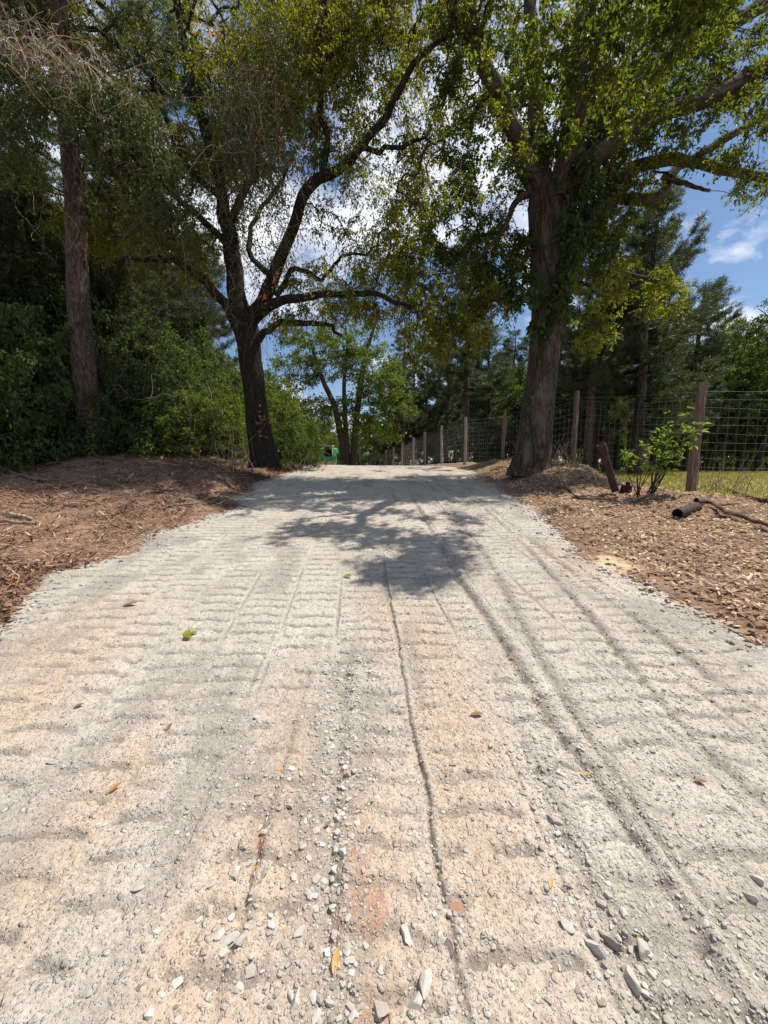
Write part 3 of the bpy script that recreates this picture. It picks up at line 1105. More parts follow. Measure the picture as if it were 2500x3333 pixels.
OD = 10.2
ob = W(1722, 1520, OD)
oak = thing('oak_tree', 'massive oak with a pale furrowed trunk standing on the bank right of the road', 'tree', gxyz(ob[0], ob[1]))
tr = [(1147, 1028, 92, OD), (1149, 1003, 82, OD), (1154, 960, 80, OD), (1161, 900, 72, OD), (1170, 820, 67, OD), (1177, 750, 66, OD), (1183, 690, 69, OD), (1190, 620, 74, OD),
      (1190, 540, 78, OD), (1190, 470, 88, OD), (1190, 425, 90, OD), (1196, 395, 66, OD)]
P, rr = trace(tr, 70)
rr = rr * .93
mb = MB()
tubes(mb, P, rr, 40, bump=.13)
tv = mb.V[0].reshape(70, 40, 3)
# root flare: push lobes outward near the ground
for i in range(70):
    h = P[i, 2] - oak.location[2]
    if h < 1.0:
        w = max(0, 1 - max(h, 0) / 1.0) ** 2.2
        dv = tv[i] - P[i]
        an = np.arctan2(dv[:, 1], dv[:, 0])
        lob = .02 + .15 * np.clip(np.cos(an * 2.5 + 1.1), 0, 1) ** 2 + .2 * np.exp(-((np.abs(an) - PI) / .3) ** 2)
        tv[i] = P[i] + dv * (1 + w * lob)[:, None]
mb.V[0] = tv.reshape(-1, 3)
mb.build('trunk', M['oak_bark'], oak, smooth=True)
OAKL = [
    [(1172, 440, 46, OD), (1150, 380, 42, OD - .1), (1110, 290, 36, OD - .3), (1078, 205, 33, OD - .5), (1042, 130, 31, OD - .7), (1005, 62, 29, OD - .9), (970, -5, 27, OD - 1.1), (930, -80, 22, OD - 1.3)],
    [(1180, 440, 48, OD + .1), (1170, 370, 40, OD + .4), (1163, 290, 34, OD + .8), (1158, 200, 32, OD + 1.2), (1148, 110, 28, OD + 1.5), (1140, 20, 24, OD + 1.8), (1138, -60, 20, OD + 2)],
    [(1208, 450, 62, OD), (1222, 360, 44, OD + .3), (1235, 260, 36, OD + .6), (1245, 150, 32, OD + .9), (1256, 50, 28, OD + 1.1), (1265, -60, 24, OD + 1.3)],
    [(1205, 430, 48, OD - .2), (1215, 370, 36, OD - .5), (1244, 265, 30, OD - 1), (1290, 145, 26, OD - 1.7), (1306, 60, 24, OD - 2.2), (1340, 0, 20, OD - 2.7), (1375, -90, 11, OD - 3.2)],
    [(1215, 450, 60, OD), (1238, 382, 50, OD - .1), (1294, 327, 42, OD - .2), (1360, 283, 37, OD - .1), (1430, 250, 34, OD), (1531, 214, 32, OD + .1), (1611, 166, 30, OD + .2), (1670, 128, 28, OD + .3), (1780, 60, 20, OD + .5)],
    [(1222, 400, 46, OD + .3), (1270, 310, 40, OD + .6), (1330, 235, 36, OD + 1), (1405, 150, 35, OD + 1.3), (1480, 110, 33, OD + 1.5), (1556, 74, 29, OD + 1.7), (1665, 8, 26, OD + 2), (1760, -60, 18, OD + 2.2)],
    [(1200, 560, 40, OD), (1244, 496, 38, OD + .2), (1306, 444, 34, OD + .5), (1350, 378, 27, OD + .8), (1405, 351, 24, OD + 1), (1475, 346, 22, OD + 1.2), (1556, 366, 20, OD + 1.4), (1661, 387, 17, OD + 1.6), (1740, 400, 10, OD + 1.8)],
    [(1355, 430, 24, OD + .8), (1420, 428, 24, OD + 1.2), (1455, 370, 20, OD + 1.5), (1530, 322, 16, OD + 1.8), (1661, 240, 13, OD + 2.2), (1740, 190, 8, OD + 2.4)],
    [(1160, 410, 18, OD), (1112, 440, 14, OD - .2), (1086, 500, 10, OD - .4), (1032, 556, 7, OD - .5), (970, 590, 4, OD - .6)],
    [(1296, 330, 14, OD), (1320, 370, 12, OD - .1), (1332, 392, 8, OD - .2)],
    [(1294, 142, 16, OD - 1.7), (1296, 60, 14, OD - 1.9), (1270, -10, 12, OD - 2.1), (1240, -90, 8, OD - 2.3)],
    [(1430, 380, 14, OD + 1.2), (1475, 396, 10, OD + 1.1), (1534, 412, 6, OD + 1.0)],
    [(1195, 640, 18, OD + .3), (1250, 600, 13, OD + 1.0), (1330, 585, 10, OD + 1.5), (1430, 615, 7, OD + 1.9), (1480, 640, 5, OD + 2)],
]
nodes = [P[40:]]
for lim in OAKL:
    p, r = trace(lim, 34)
    r = r * .86
    m_ = MB()
    wob = np.stack([fbm(np.arange(34) * .35, 3 + 0 * p[:, 0], 2, int(abs(lim[0][0]) + k) % 90) - .5 for k in range(3)], 1) * r[:, None] * 1.2
    p = p + wob * sst(0, 5, np.arange(34))[:, None]
    tubes(m_, p, r, 16, bump=.16)
    m_.build('limb', M['oak_bark'], oak, smooth=True)
    nodes.append(p[4:])
nodes = np.concatenate(nodes)
C = region([(1050, 110, 120, 130, 9.4, 2, 120), (1040, 320, 110, 110, 9.4, 1.8, 85), (1000, 480, 100, 70, 9.6, 1.4, 60), (1090, 560, 80, 70, 9.9, 1, 60), (930, 560, 90, 50, 9.6, 1.2, 45),
            (1050, 640, 70, 40, 10, .8, 22), (1200, 130, 110, 150, 10, 2, 110), (1150, 330, 70, 90, 10.2, 1.2, 40), (1330, 140, 110, 140, 10, 2.2, 85), (1460, 100, 120, 110, 10.5, 2.4, 80), (1590, 130, 110, 130, 10.5, 2.2, 62),
            (1570, 290, 120, 70, 11, 1.8, 75), (1400, 300, 110, 60, 10.6, 1.4, 60), (1310, 430, 90, 80, 10.4, 1, 70), (1430, 400, 80, 50, 11, 1.2, 40), (1570, 400, 90, 45, 11.4, 1.4, 40),
            (1600, 190, 90, 50, 10.0, .6, 26), (1590, 365, 80, 30, 11, .6, 22), (1480, 230, 90, 50, 9.8, .6, 22), (1600, 60, 70, 60, 11, 1, 24), (1270, 540, 70, 70, 10.6, .8, 50), (1290, 250, 70, 80, 9.6, 1, 30), (1100, -60, 300, 60, 9.5, 2, 90), (1500, -60, 250, 60, 10, 2, 90)], .72, .7)
C = sunfilter(C)
_k = 210
# unseen leaf sprays added above the picture to shade the middle of the road
shade_pts = []
for px, py, sx, sy, n in ((1330, 1830, 130, 35, 26), (1400, 1770, 120, 30, 24), (1180, 1740, 160, 28, 24), (1000, 1720, 130, 18, 16), (1250, 1870, 90, 25, 12), (1390, 1880, 60, 14, 8), (1250, 1670, 260, 25, 14), (1000, 1650, 200, 20, 10), (1450, 1690, 100, 20, 7)):
    for _ in range(n):
        h = hit(px + R.normal() * sx * .6, py + R.normal() * sy * .6)
        hh = R.uniform(6.6, 9.0) if py > 1600 else R.uniform(7, 12)
        shade_pts.append((h[0] + SX * hh, h[1] + SY * hh, plane(h[1]) + hh))
for _ in range(_k):  # more sprays, put in to shade the crest of the road
    hx, hy, hh = R.uniform(-4.2, 2.6), R.uniform(13, 24), R.uniform(6.5, 11)
    if fbm(hx * .9, hy * .5, 2, 31) > .42:
        shade_pts.append((hx + SX * hh, hy + SY * hh, plane(hy) + hh))
C, shade_pts = sunholes(C), sunholes(np.array(shade_pts))
lm, tm = MB(), MB()
clumps(lm, tm, C, .46, 7, 17, .088, .5, .55, (.42, .2))
clumps(lm, tm, np.array(shade_pts), .32, 6, 14, .088, .5, .4, (.42, .2))
connect(tm, nodes, np.concatenate([C, shade_pts]), .0035, .026)
tag(tm.build('twigs', M['twig'], oak), kind='stuff')
lm.build('foliage', M['oak_leaf'], oak)
lm, tm = MB(), MB()
C = region([(1280, 610, 65, 50, 11.0, .9, 14), (1295, 700, 55, 50, 11.3, .8, 17), (1380, 610, 80, 34, 11.6, .8, 15), (1430, 640, 65, 40, 11.9, .8, 22), (1330, 580, 80, 30, 11.3, .7, 9), (1258, 740, 30, 25, 11, .4, 7)])
clumps(lm, tm, C, .34, 6, 11, .09, .5, .5, (.5, .25))
connect(tm, nodes, C, .0045, .03)
tag(tm.build('twigs', M['twig'], oak), kind='stuff')
lm.build('foliage', M['yellow_leaf'], oak)['label'] = 'yellow-green spray low behind the trunk'

# climbing vine with large leaves on the oak trunk
vine = thing('climbing_vine', 'broad-leaved green vine climbing the oak trunk', 'vine', gxyz(ob[0] - .1, ob[1] - .5))
tm, lm = MB(), MB()
for k, (ofs, tp) in enumerate(((-.25, 460), (.05, 480), (.25, 500), (.4, 520), (-.1, 470))):
    pts = []
    for vy in np.linspace(760 if k else 1005, tp, 12):
        i = int(np.argmin(np.abs([EYE - 0 + (1002 - vy) * K * OD / F - q for q in P[:, 2]])))
        a = -PI / 2 + ofs * 2.2 + .35 * math.sin(vy * .02 + k * 2)
        pts.append(P[i] + np.array([math.cos(a), math.sin(a), 0]) * (rr[i] + .02))
    s_ = smooth_path(np.array(pts), 40)
    tubes(tm, s_, np.full(40, .011), 5)
    sel = s_[R.integers(4, 40, 58)]
    sel = sel[R.random(58) < .6]
    nv_ = len(sel)
    dv = R.normal(size=(nv_, 3)) * .5 + np.array([math.cos(-PI / 2 + ofs), -.6, -.7])
    up = np.array([0, -1, .5]) + R.normal(size=(nv_, 3)) * .4
    L = .12 + .09 * R.random(nv_)
    leaves(lm, sel + R.normal(size=(nv_, 3)) * .07 + np.array([0, -.07, 0]), dv, nrm(up), L, L * .62, R.random(nv_), .15, .25)
C = region([(1222, 590, 20, 60, 9.6, .15, 5), (1230, 500, 30, 60, 9.6, .2, 6), (1255, 400, 35, 70, 9.6, .3, 8), (1205, 640, 20, 30, 9.6, .1, 4), (1250, 300, 40, 80, 9.5, .3, 6), (1290, 520, 50, 40, 9.8, .3, 7), (1110, 610, 50, 50, 9.6, .3, 9), (1165, 690, 12, 25, 9.6, .1, 3)])
clumps(lm, tm, C, .3, 4, 7, .17, .62, .8, (.4, .2))
tm.build('stem', M['twig'], vine)
lm.build('foliage', M['big_leaf'], vine)

# ------------------------------------------------------------------ dark spreading tree left of the road
LD = 11.0
lb = W(858, 1492, LD)
elm = thing('spreading_tree', 'dark many-limbed tree arching over the road from its left edge', 'tree', gxyz(lb[0], lb[1]))
tr = [(573, 1010, 74, LD), (571, 985, 64, LD), (563, 950, 56, LD), (555, 900, 51, LD), (548, 830, 48, LD), (541, 770, 49, LD), (533, 720, 53, LD), (524, 690, 56, LD), (515, 662, 42, LD)]
P, rr = trace(tr, 56)
rr = rr * .9
mb = MB()
tubes(mb, P, rr, 32, bump=.16)
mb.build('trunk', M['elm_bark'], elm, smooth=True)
ELML = [
    [(520, 695, 48, LD), (510, 620, 42, LD), (497, 545, 38, LD + .1), (487, 470, 32, LD + .2), (470, 400, 26, LD + .4), (445, 300, 22, LD + .6), (420, 200, 18, LD + .8), (398, 100, 14, LD + 1), (380, 0, 10, LD + 1.2)],
    [(532, 695, 38, LD), (562, 660, 33, LD - .1), (590, 600, 29, LD - .3), (625, 505, 26, LD - .5), (655, 430, 24, LD - .7), (685, 390, 22, LD - .8), (725, 368, 21, LD - .9), (780, 318, 18, LD - 1.1), (830, 258, 16, LD - 1.3), (855, 208, 14, LD - 1.4), (903, 122, 12, LD - 1.6), (960, 78, 8, LD - 1.8)],
    [(696, 384, 16, LD - .8), (706, 300, 14, LD - .8), (694, 240, 13, LD - .8), (692, 150, 12, LD - .8), (691, 60, 11, LD - .8), (702, -20, 10, LD - .8), (712, -90, 7, LD - .8)],
    [(540, 700, 28, LD - .1), (567, 673, 25, LD - .3), (600, 650, 22, LD - .6), (657, 641, 19, LD - .9), (747, 631, 15, LD - 1.2), (804, 637, 12, LD - 1.4), (855, 651, 10, LD - 1.6), (909, 668, 8, LD - 1.8), (985, 700, 5, LD - 2)],
    [(545, 748, 20, LD), (574, 713, 17, LD - .2), (610, 696, 14, LD - .3), (675, 697, 12, LD - .5), (711, 705, 9, LD - .6), (740, 725, 6, LD - .7)],
    [(512, 698, 30, LD), (482, 650, 24, LD - .1), (432, 603, 20, LD - .2), (396, 571, 17, LD - .3), (342, 556, 13, LD - .5), (270, 563, 9, LD - .6), (240, 600, 6, LD - .6)],
    [(494, 530, 18, LD + .1), (430, 470, 14, LD - .1), (350, 400, 12, LD - .3), (275, 348, 9, LD - .5), (200, 300, 6, LD - .7)],
    [(490, 500, 20, LD + .1), (525, 420, 16, LD), (552, 372, 14, LD - .1), (560, 300, 12, LD - .2), (590, 200, 10, LD - .3), (600, 90, 7, LD - .4)],
    [(470, 420, 15, LD + .3), (400, 350, 13, LD + .2), (325, 160, 12, LD + .3), (280, 90, 11, LD + .3), (215, 10, 9, LD + .3), (180, -50, 6, LD + .3)],
    [(330, 170, 9, LD + .2), (270, 110, 8, LD), (205, 60, 7, LD - .1), (150, 62, 6, LD - .2), (95, 50, 4, LD - .3)],
    [(596, 640, 14, LD - .3), (640, 580, 11, LD - .3), (690, 600, 9, LD - .5), (735, 560, 7, LD - .6), (800, 540, 5, LD - .8)],
    [(780, 320, 12, LD - 1.1), (840, 322, 10, LD - 1.2), (900, 300, 8, LD - 1.3), (960, 310, 5, LD - 1.5)],
    [(590, 600, 16, LD - .2), (540, 545, 12, LD + .4), (550, 480, 10, LD + .7), (600, 400, 8, LD + 1), (640, 320, 6, LD + 1.2)],
    [(692, 130, 10, LD - .8), (740, 110, 9, LD - .9), (800, 70, 7, LD - 1), (840, 20, 5, LD - 1.1)],
]
nodes = [P[44:]]
for lim in ELML:
    p, r = trace(lim, 36)
    r = r * .84
    wob = np.stack([fbm(np.arange(36) * .4, 7 + 0 * p[:, 0], 2, int(abs(lim[1][0]) + k) % 90) - .5 for k in range(3)], 1) * .16
    p = p + wob * sst(0, 8, np.arange(36))[:, None]
    m_ = MB()
    tubes(m_, p, r, 14, bump=.16)
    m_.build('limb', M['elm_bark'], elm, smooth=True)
    nodes.append(p[4:])
nodes = np.concatenate(nodes)
C = region([(560, 80, 260, 120, 11, 2.4, 230), (430, 280, 180, 140, 11.5, 2.4, 150), (800, 90, 180, 130, 10.8, 2.6, 250), (850, 290, 130, 120, 10.3, 2.2, 120), (740, 250, 110, 110, 10.5, 2, 70), (600, 280, 130, 130, 11, 2, 95),
            (370, 520, 150, 90, 11.4, 1.6, 90), (230, 420, 130, 120, 11, 1.8, 80), (600, 520, 70, 70, 11, 1.5, 26), (790, 610, 170, 60, 10, 1.6, 105), (960, 690, 110, 55, 9.2, 1.2, 85), (690, 680, 130, 45, 10.6, 1.2, 45),
            (140, 100, 160, 130, 12, 1.8, 95), (330, 70, 120, 100, 11, 2, 75), (860, 440, 70, 60, 10, 1.5, 40), (820, 520, 110, 40, 10, 1.5, 30), (700, 480, 60, 40, 10.5, 1.2, 10), (1010, 610, 70, 50, 9.3, 1, 22), (480, -70, 400, 60, 11, 2.4, 120), (900, -70, 150, 60, 10, 2, 50), (920, 760, 60, 20, 9.2, .8, 6), (925, 110, 80, 140, 10.5, 2, 80), (930, 320, 90, 90, 10, 1.5, 40), (420, 420, 130, 110, 11.5, 1.5, 70), (520, 200, 200, 150, 11.5, 2, 110), (690, 440, 90, 80, 11, 1.5, 45), (620, 230, 110, 140, 11, 1.5, 80), (640, 60, 120, 80, 11, 1.5, 50)], .92, .5)
C = sunfilter(C)
shade_pts = []  # extra sprays added high up to shade the dirt left of the road
for px, py, sx, sy, n in ((100, 1580, 160, 16, 60), (400, 1590, 160, 18, 66), (640, 1595, 130, 20, 60), (300, 1640, 220, 9, 22), (700, 1645, 120, 9, 18), (900, 1600, 120, 22, 30), (820, 1650, 90, 9, 8), (300, 1545, 300, 10, 60), (800, 1550, 150, 10, 30), (0, 1620, 90, 16, 20)):
    for _ in range(n):
        h = hit(px + R.normal() * sx * .7, py + R.normal() * sy * .7)
        h = np.array([h[0], min(h[1], 12)])
        hh = R.uniform(9, 12.5)
        shade_pts.append((h[0] + SX * hh, h[1] + SY * hh, ground(h[0], h[1]) + hh))
C = sunholes(np.concatenate([C, np.array(shade_pts)]))
lm, tm = MB(), MB()
clumps(lm, tm, C, .45, 7, 15, .078, .42, 1.0, (.5, .22))
connect(tm, nodes, C, .004, .045)
tag(tm.build('twigs', M['twig'], elm), kind='stuff')
lm.build('foliage', M['elm_leaf'], elm)


# ------------------------------------------------------------------ vines
def strands(mb, starts, ln, r, sway=.25, drift=None, n=14, tint=(.5, .25)):
    m = len(starts)
    t = np.linspace(0, 1, n)
    P = np.repeat(np.asarray(starts)[:, None], n, 1)
    P[:, :, 2] -= ln[:, None] * t[None]
    if drift is not None:
        P += drift[:, None, :] * t[None, :, None]
    for f in (1, 2, 4, 7):
        ph = R.random((m, 1)) * 6.3
        ax = R.normal(size=(m, 1, 3)) * sway / f
        P += ax * np.sin(ph + f * 3.1 * t[None])[..., None]
    tubes(mb, P, r[:, None] * (1 - .5 * t[None]), 3, tint=np.clip(tint[0] + tint[1] * R.normal(size=m), 0, 1))
    return P


v1 = thing('hanging_vine', 'brown curtain of hanging vines draped over the dark spreading tree', 'vine', gxyz(lb[0] - .7, lb[1] - 1.6))
tm, lm, dm = MB(), MB(), MB()
S = region([(520, 110, 115, 140, 9.6, .6, 230), (560, 290, 70, 140, 9.6, .5, 105), (400, 330, 120, 120, 9.9, .8, 90), (330, 480, 90, 80, 9.9, .7, 30), (610, 420, 50, 110, 9.9, .5, 28), (430, 600, 80, 60, 10, .5, 30), (580, 560, 60, 80, 10.2, .4, 25)])
S = sunholes(S)
PP = strands(tm, S, R.uniform(.5, 2.3, len(S)), R.uniform(.003, .008, len(S)), .2, R.normal(size=(len(S), 3)) * .45, tint=(.36, .22))
q = PP.reshape(-1, 3)
sel = sunholes(q[R.integers(0, len(q), 9500)])
leaves(lm, sel + R.normal(size=sel.shape) * .08, rdir(len(sel)) + np.array([0, 0, -.8]), rdir(len(sel)) + np.array([0, 0, .6]), R.uniform(.04, .08, len(sel)), R.uniform(.02, .045, len(sel)), R.random(len(sel)))
for vx, vy, n in ((590, 165, 14), (545, 225, 12), (597, 210, 12), (610, 300, 16), (598, 330, 12), (555, 270, 8), (520, 345, 6), (640, 360, 10), (575, 640, 14), (590, 600, 8), (566, 905, 12), (572, 925, 10), (590, 895, 8), (598, 690, 8), (470, 70, 10), (430, 55, 8)):
    c = WV(vx, vy, 9.5 if vy < 800 else 10.3)
    p = c + R.normal(size=(n, 3)) * np.array([.09, .08, .14])
    leaves(dm, p, rdir(n) + np.array([0, 0, -.7]), rdir(n), R.uniform(.06, .12, n), R.uniform(.04, .07, n), R.random(n), .4, .4)
tm.build('stem', M['dry_vine'], v1)
lm.build('foliage', M['vine_leaf'], v1)
dm.build('dead_leaves', M['brown_leaf'], v1)

v2 = thing('vine_tangle', 'pale tangled mat of dry vines spilling over the treetop at upper left', 'vine', gxyz(*(WV(120, 1000, 9.5)[:2])))
tm, lm = MB(), MB()
S = region([(40, 85, 80, 28, 8.6, .5, 90), (120, 125, 90, 28, 8.7, .5, 90), (230, 185, 80, 35, 8.9, .5, 34), (330, 270, 50, 40, 9, .5, 14)])
PP = strands(tm, S, R.uniform(.1, .9, len(S)), R.uniform(.003, .007, len(S)), .2, R.normal(size=(len(S), 3)) * np.array([.7, .5, .3]) + np.array([.3, 0, -.1]), 18, (.8, .2))
C = region([(80, 210, 120, 60, 9.0, .7, 60), (240, 250, 100, 70, 9.0, .7, 70), (40, 320, 60, 70, 9.2, .7, 26), (310, 350, 70, 70, 9.3, .6, 40), (50, 130, 90, 50, 8.8, .5, 14), (330, 430, 60, 60, 9.5, .6, 24)])
clumps(lm, tm, C, .4, 6, 11, .08, .5, .9, (.6, .25))
S2 = region([(200, 300, 180, 90, 9.2, .6, 26), (110, 420, 110, 80, 9.3, .5, 8)])
strands(tm, S2, R.uniform(.6, 2.0, len(S2)), R.uniform(.003, .007, len(S2)), .18, None, 16, (.55, .2))
tm.build('stem', M['dry_vine'], v2)
lm.build('foliage', M['vine_leaf'], v2)


# ------------------------------------------------------------------ generic trees
def make_pine(name, label, H, r0, zc, spread, seed_t=.5, ntuft=1.0, bark='pine_bark', at=(0, 0, 0)):
    o = thing(name, label, 'tree', at)
    b = np.array(at, float)
    n = 40
    z = np.linspace(-.3, H, n)
    p = np.stack([.10 * (fbm(z * .25, 0 * z, 2, 3) - .5) * z * .4, .1 * (fbm(z * .25, 0 * z + 5, 2, 4) - .5) * z * .4, z], 1) + b
    r = r0 * (1 - np.clip(z, 0, H) / H) ** .75 + .02
    r = r * (1 + .35 * np.exp(-np.clip(z, 0, 9) / .35))
    m_ = MB()
    tubes(m_, p, r, 16, bump=.1)
    m_.build('trunk', M[bark], o, smooth=True)
    tm, lm = MB(), MB()
    ends, BP, BR = [], [], []
    zz = zc
    while zz < H - .3:
        f = (zz - zc) / (H - zc)
        ln0 = spread * (1 - f) ** .7 * (.35 + .65 * min(1, f * 4 + .45))
        for k in range(int(R.integers(3, 6))):
            if R.random() < .12:
                continue
            a = R.random() * 2 * PI
            ln = ln0 * R.uniform(.55, 1.15) + .25
            t = np.linspace(0, 1, 8)
            base = np.array([np.interp(zz, z, p[:, i]) for i in range(2)] + [b[2] + zz])
            rise = R.uniform(-.12, .3) + .5 * f
            path = base + np.stack([np.cos(a) * ln * t, np.sin(a) * ln * t, ln * (rise * t + .22 * t ** 2.5 - .12 * np.sin(PI * t))], 1)
            path += R.normal(size=path.shape) * .04 * t[:, None]
            BP.append(path)
            BR.append((.012 + .012 * ln) * (1.1 - t) * 1.0 + .004)
            ns = max(4, int(ln * 7 * ntuft))
            for q in range(ns):
                tt = .3 + .7 * (q + R.random()) / ns
                c = path[min(7, int(tt * 7))] + R.normal(size=3) * np.array([.1, .1, .05])
                sl = R.uniform(.2, .65) * (1.15 - tt * .5)
                a2 = a + R.choice([-1, 1]) * R.uniform(.3, 1.1)
                e = c + np.array([math.cos(a2) * sl, math.sin(a2) * sl, R.uniform(0, .25) * sl + .05])
                BP.append(c[None] + (e - c)[None] * np.linspace(0, 1, 8)[:, None])
                BR.append(np.full(8, .006))
                ends += [e, .5 * (c + e)]
        zz += R.uniform(.35, .75)
    tubes(tm, np.array(BP), np.array(BR), 4)
    E = np.array(ends)
    nb = 30
    n_ = len(E) * nb
    c = np.repeat(E, nb, 0) + R.normal(size=(n_, 3)) * .045
    d = rdir(n_) + np.array([0, 0, .35])
    L = R.uniform(.12, .22, n_)
    leaves(lm, c, d, rdir(n_), L, .02, np.clip(np.repeat(.45 + .2 * R.normal(size=len(E)), nb) + .1 * R.normal(size=n_), 0, 1), 0, 0)
    tag(tm.build('branches', M['dark_bark'], o), kind='stuff')
    lm.build('needles', M['needle'], o)
    return o


def make_broad(name, label, H, r0, cz, rx, rz, mat, bark='dark_bark', nc=330, L=.15, crad=.6, at=(0, 0, 0), nlimb=9, lean=(0, 0), nl=11):
    o = thing(name, label, 'tree', at)
    b = np.array(at, float)
    n = 26
    t = np.linspace(0, 1, n)
    p = np.stack([lean[0] * t ** 1.5 + .25 * np.sin(t * 5 + R.random() * 6), lean[1] * t ** 1.5 + .25 * np.sin(t * 4 + R.random() * 6), -.3 + (H * .86 + .3) * t], 1)
    p[:, :2] -= p[0, :2]
    p = p + b
    r = r0 * (1 - t) ** .7 + .02
    m_ = MB()
    tubes(m_, p, r, 14, bump=.12)
    m_.build('trunk', M[bark], o, smooth=True)
    tm, lm = MB(), MB()
    nodes = [p[9:]]
    for k in range(nlimb):
        i = int(n * R.uniform(.3, .8))
        a = k * 2.4 + R.random()
        ln = rx * R.uniform(.55, .95)
        q = np.linspace(0, 1, 10)
        e = p[i] + np.stack([np.cos(a) * ln * q, np.sin(a) * ln * q, ln * R.uniform(.35, 1.0) * q ** .8], 1) + R.normal(size=(10, 3)) * .1 * q[:, None]
        tubes(tm, e, r[i] * .5 * (1 - q) + .015, 7)
        nodes.append(e[2:])
    nodes = np.concatenate(nodes)
    C = rdir(nc) * (R.random((nc, 1)) ** .4)
    an = np.arctan2(C[:, 1], C[:, 0])
    k = .75 + .5 * vnoise(an * 1.6 + 20, C[:, 2] * 2.4 + 9, int(R.integers(0, 90)))
    C = C * k[:, None] * np.array([rx, rx, rz])
    C = C + b + np.array([lean[0] * .7, lean[1] * .7, cz])
    ho = vnoise(C[:, 0] * .9 + 50, C[:, 2] * .9 + C[:, 1] * .7 + 50, 6)
    C = C[(ho > .34) & (C[:, 2] > b[2] + .4)]
    clumps(lm, None, C, crad, 6, nl, L, .55, .4, (.5, .22))
    connect(tm, nodes, C, .007, .05, 4)
    tag(tm.build('branches', M[bark], o), kind='stuff')
    lm.build('foliage', M[mat], o)
    return o


def make_shrub(name, label, H, rx, mat, nc=130, L=.08, at=(0, 0, 0), nl=12, cat='shrub'):
    o = thing(name, label, cat, at)
    b = np.array(at, float)
    tm, lm = MB(), MB()
    C = rdir(nc) * (.35 + .65 * R.random((nc, 1)) ** .5)
    C[:, 2] = np.abs(C[:, 2])
    an = np.arctan2(C[:, 1], C[:, 0])
    k = .7 + .55 * vnoise(an * 1.7 + 20, C[:, 2] * 3 + 9, int(R.integers(0, 90)))
    C = C * k[:, None] * np.array([rx, rx, H]) + b + np.array([0, 0, .12])
    roots = b + np.stack([R.normal(size=9) * rx * .2, R.normal(size=9) * rx * .2, np.full(9, -.03)], 1)
    clumps(lm, tm, C, .3, 6, nl, L, .55, .4, (.5, .3))
    connect(tm, roots, C, .004, .03, 4)
    tag(tm.build('stems', M['twig'], o), kind='stuff')
    lm.build('foliage', M[mat], o)
    return o


# tall pine at left, traced from the photograph
PD = 10.4
pb = W(300, 1500, PD)
pine_a = make_pine('pine_tree', 'tall thick pine with scaly grey-brown trunk left of the spreading tree', 18, .27, 8.5, 3.2, at=gxyz(pb[0], pb[1]))
pine_a.rotation_euler = (0, math.radians(1.0), 0)
pine_a.children[0].data.materials[0] = M['pine_bark']

PV = [pine_a,
      make_pine('pine_tree', 'dark bushy pine behind the field fence, its feathery top against the blue sky', 13.5, .24, 2.2, 3.6, ntuft=1.5, at=gxyz(13.0, 20)),
      make_pine('pine_tree', 'slim pine behind the far fence posts with bare lower trunk', 14, .2, 4.5, 2.8, ntuft=1.3, at=gxyz(5.2, 25)),
      make_pine('pine_tree', 'short full pine to the right of the bushy field pine', 11, .2, 1.4, 3.4, ntuft=1.5, at=gxyz(18.4, 23.5))]


def place(px, depth, src, label, sc=1.0, rz=None, group=None, zs=None, dz=-.1, tilt=(0, 0)):
    x = (px - 1250) / F * depth
    return dup(src, gxyz(x, depth, dz), R.random() * 6.28 if rz is None else rz, (sc, sc, zs or sc), label, group, tilt)


place(325, 13.5, PV[0], 'second grey pine trunk just right of and behind the thick left pine', .85, 2.0)
place(8, 12, PV[0], 'dark pine at the left picture edge', .8, 4)
place(560, 20, PV[0], 'pine glimpsed behind the left side of the spreading tree', .9, 1)
place(150, 18, PV[3], 'low full pine filling the gap left of the thick pine', 1.0)
place(430, 17, PV[1], 'feathery pine with brownish needles between thick pine and spreading tree', .8)
place(620, 30, PV[2], 'slim pine far back behind the spreading tree', 1.0)
place(60, 26, PV[1], 'distant pine at far left behind the others', 1.1)
place(1905, 16.5, PV[2], 'slim pine just right of the oak behind the fence', .85, 3.0)
place(1968, 19, PV[2], 'thin pine between two thicker trunks right of the oak', .8, 1.0)
place(2062, 17, PV[1], 'straight pine trunk behind the leafy sapling at the fence', .85, .4)
place(1310, 38, PV[2], 'pine behind the row of far fence posts', .95)
place(1385, 42, PV[1], 'dark pine above the middle fence posts', .9)
place(1450, 34, PV[3], 'low branched pine left of the slim far-fence pine', .95)
place(1580, 30, PV[1], 'dark pine directly left of the oak trunk, behind the fence', .78)
place(1655, 36, PV[2], 'slim dark pine seen close against the left of the oak', .9)
place(1800, 30, PV[1], 'dark pine right behind the oak trunk', .85)
GP = 'pines in the far row behind the field'
for px, d, k, s in ((1880, 34, 1, .9), (1990, 38, 3, 1.0), (2150, 36, 2, .9), (2260, 40, 1, .95), (2350, 33, 3, 1.0), (2440, 38, 1, .85), (2600, 36, 1, .9), (2760, 34, 3, 1)):
    place(px, d, PV[k], 'dark pine in the far row behind the sunlit field', s, group=GP)

